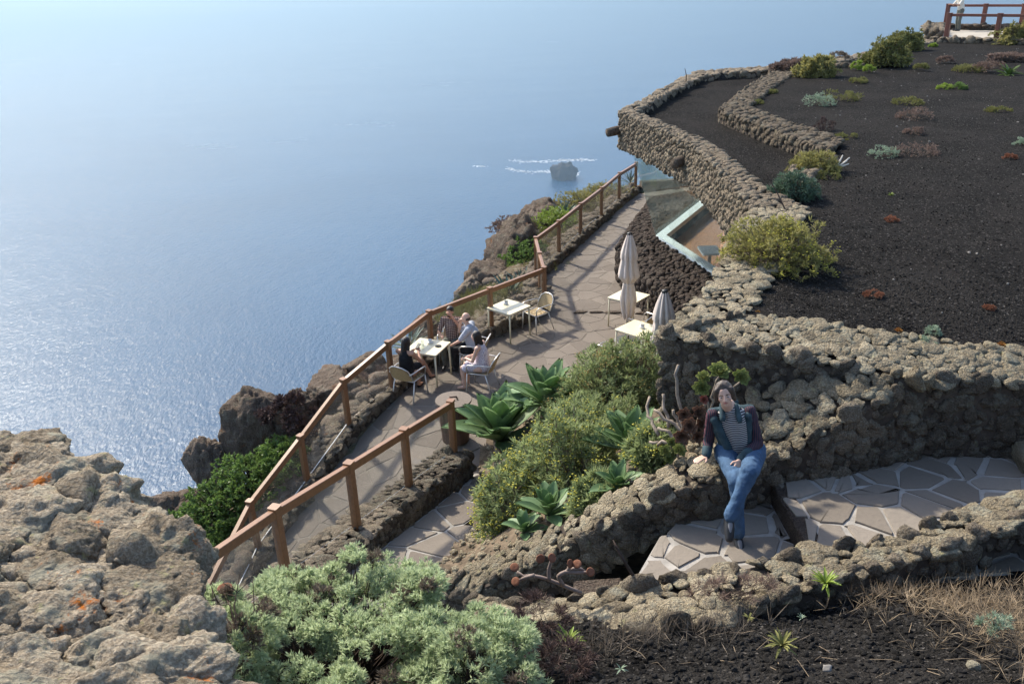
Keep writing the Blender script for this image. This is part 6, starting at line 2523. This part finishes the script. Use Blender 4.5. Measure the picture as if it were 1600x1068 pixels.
seated('dark haired woman in a pale printed dress looking down at a phone', (-.66, 15.50), R(72), M['skin'], long_hair(M['hair_dark'], .18),
       [((-.20, .10, .72), (-.05, .30, .70)), ((.20, .10, .72), (.05, .30, .69))], LEG, look=(0, .8, -.6), lean=.08, clothes=c_dress)


def held(label, person, x, y, z):
    o = person
    c, s_ = math.cos(o.rotation_euler.z), math.sin(o.rotation_euler.z)
    p = np.array([o.location.x + x * c - y * s_, o.location.y + x * s_ + y * c, z])
    root = empty('phone', p, label, 'phone', None, o.rotation_euler.z)
    mb = MB()
    mb.beam((0, -.065, 0), (0, .065, .05), .068, .009, ch=.2)
    build('case', mb, M['black'], root, local=True)
    mb = MB()
    mb.beam((0, -.058, .0075), (0, .058, .0565), .06, .002, ch=.1)
    build('screen', mb, M['iron'], root, local=True)


ps = [o for o in bpy.data.objects if o.name.startswith('person') and o.parent is None]
held('phone in the hands of the woman in the black dress', [o for o in ps if 'black dress' in o['label']][0], 0, .40, .93)
held('phone in the hands of the woman in the pale dress', [o for o in ps if 'pale printed' in o['label']][0], 0, .40, .73)

# --- person standing at the deck railing
pd = e0_deck = at(1485, 48, ZD) + np.array([.15, -.35, 0])
root = empty('person', pd, 'person in a pale top leaning on the far railing of the viewing deck', 'person', None, R(95))
A_ = np.array
pel, chest, neck, hd = A_([0, -.02, .92]), A_([0, .06, 1.26]), A_([0, .13, 1.43]), A_([0, .19, 1.57])
hp, ax = head_parts(hd, (0, 1, -.2), (0, .1, 1))
bodyp = list(hp) + [(neck, .055, hd - (0, 0, .06), .05), (pel, .14, chest, .13), (chest, .11, neck, .06)]
for q in (-1, 1):
    s_, el, wr = A_([q * .18, .09, 1.38]), A_([q * .24, .25, 1.16]), A_([q * .12, .48, 1.20])
    bodyp += [(s_, .05, el, .04), (el, .04, wr, .028)] + hand_parts(wr, wr - el, (0, 0, 1), 1, .4, -q)
    bodyp += [(A_([q * .09, 0, .9]), .085, A_([q * .09, .03, .48]), .06), (A_([q * .09, .03, .48]), .055, A_([q * .09, -.02, .08]), .04), (A_([q * .09, -.03, .05]), .04, A_([q * .1, .14, .035]), .032)]
flesh('body', bodyp, M['skin_tan'], root, .014, 2)
face(hd, ax, root)
short_hair(M['hair_dark'])(root, hd, ax, neck)
flesh('top', [(pel + (0, 0, .05), .155, chest, .15), (chest, .145, neck - (0, 0, .06), .09), (A_([-.18, .09, 1.38]), .075, A_([.18, .09, 1.38]), .075)] + [(A_([q * .18, .09, 1.38]), .07, A_([q * .23, .22, 1.2]), .06) for q in (-1, 1)], M['offwhite'], root, .014, 2)
flesh('trousers', [(A_([q * .09, 0, .92]), .11, A_([q * .09, .03, .48]), .08) for q in (-1, 1)] + [(A_([q * .09, .03, .48]), .08, A_([q * .09, -.02, .1]), .065) for q in (-1, 1)] + [(pel, .15, pel - (0, 0, .04), .15)], M['khaki'], root, .014, 2)
for q in (-1, 1):
    flesh('shoe', [(A_([q * .09, -.04, .045]), .045, A_([q * .1, .15, .04]), .038)], M['shoe'], root, .012, 2)


# ------------------------------------------------------------------ haze over the sea
def haze():
    m = bpy.data.materials.new('haze')
    m.use_nodes = True
    t = m.node_tree
    t.nodes.remove(t.nodes['Principled BSDF'])
    v = t.nodes.new('ShaderNodeVolumePrincipled')
    v.inputs['Color'].default_value = (.30, .40, .485, 1)
    v.inputs['Density'].default_value = .00016
    v.inputs['Anisotropy'].default_value = .52
    t.links.new(v.outputs[0], t.nodes['Material Output'].inputs['Volume'])
    hw = 34000
    z0, z1 = SEA - 5, 14.0
    V = [(x, y, z) for z in (z0, z1) for x, y in ((-hw, -hw), (hw, -hw), (hw, hw), (-hw, hw))]
    T = [(0, 2, 1), (0, 3, 2), (4, 5, 6), (4, 6, 7)]
    for i in range(4):
        j = (i + 1) % 4
        T += [(i, j, 4 + j), (i, 4 + j, 4 + i)]
    build('haze', (np.array(V, float), np.array(T)), m, kind='stuff', local=True, label='pale blue haze in the air over the sea', cat='haze')


haze()
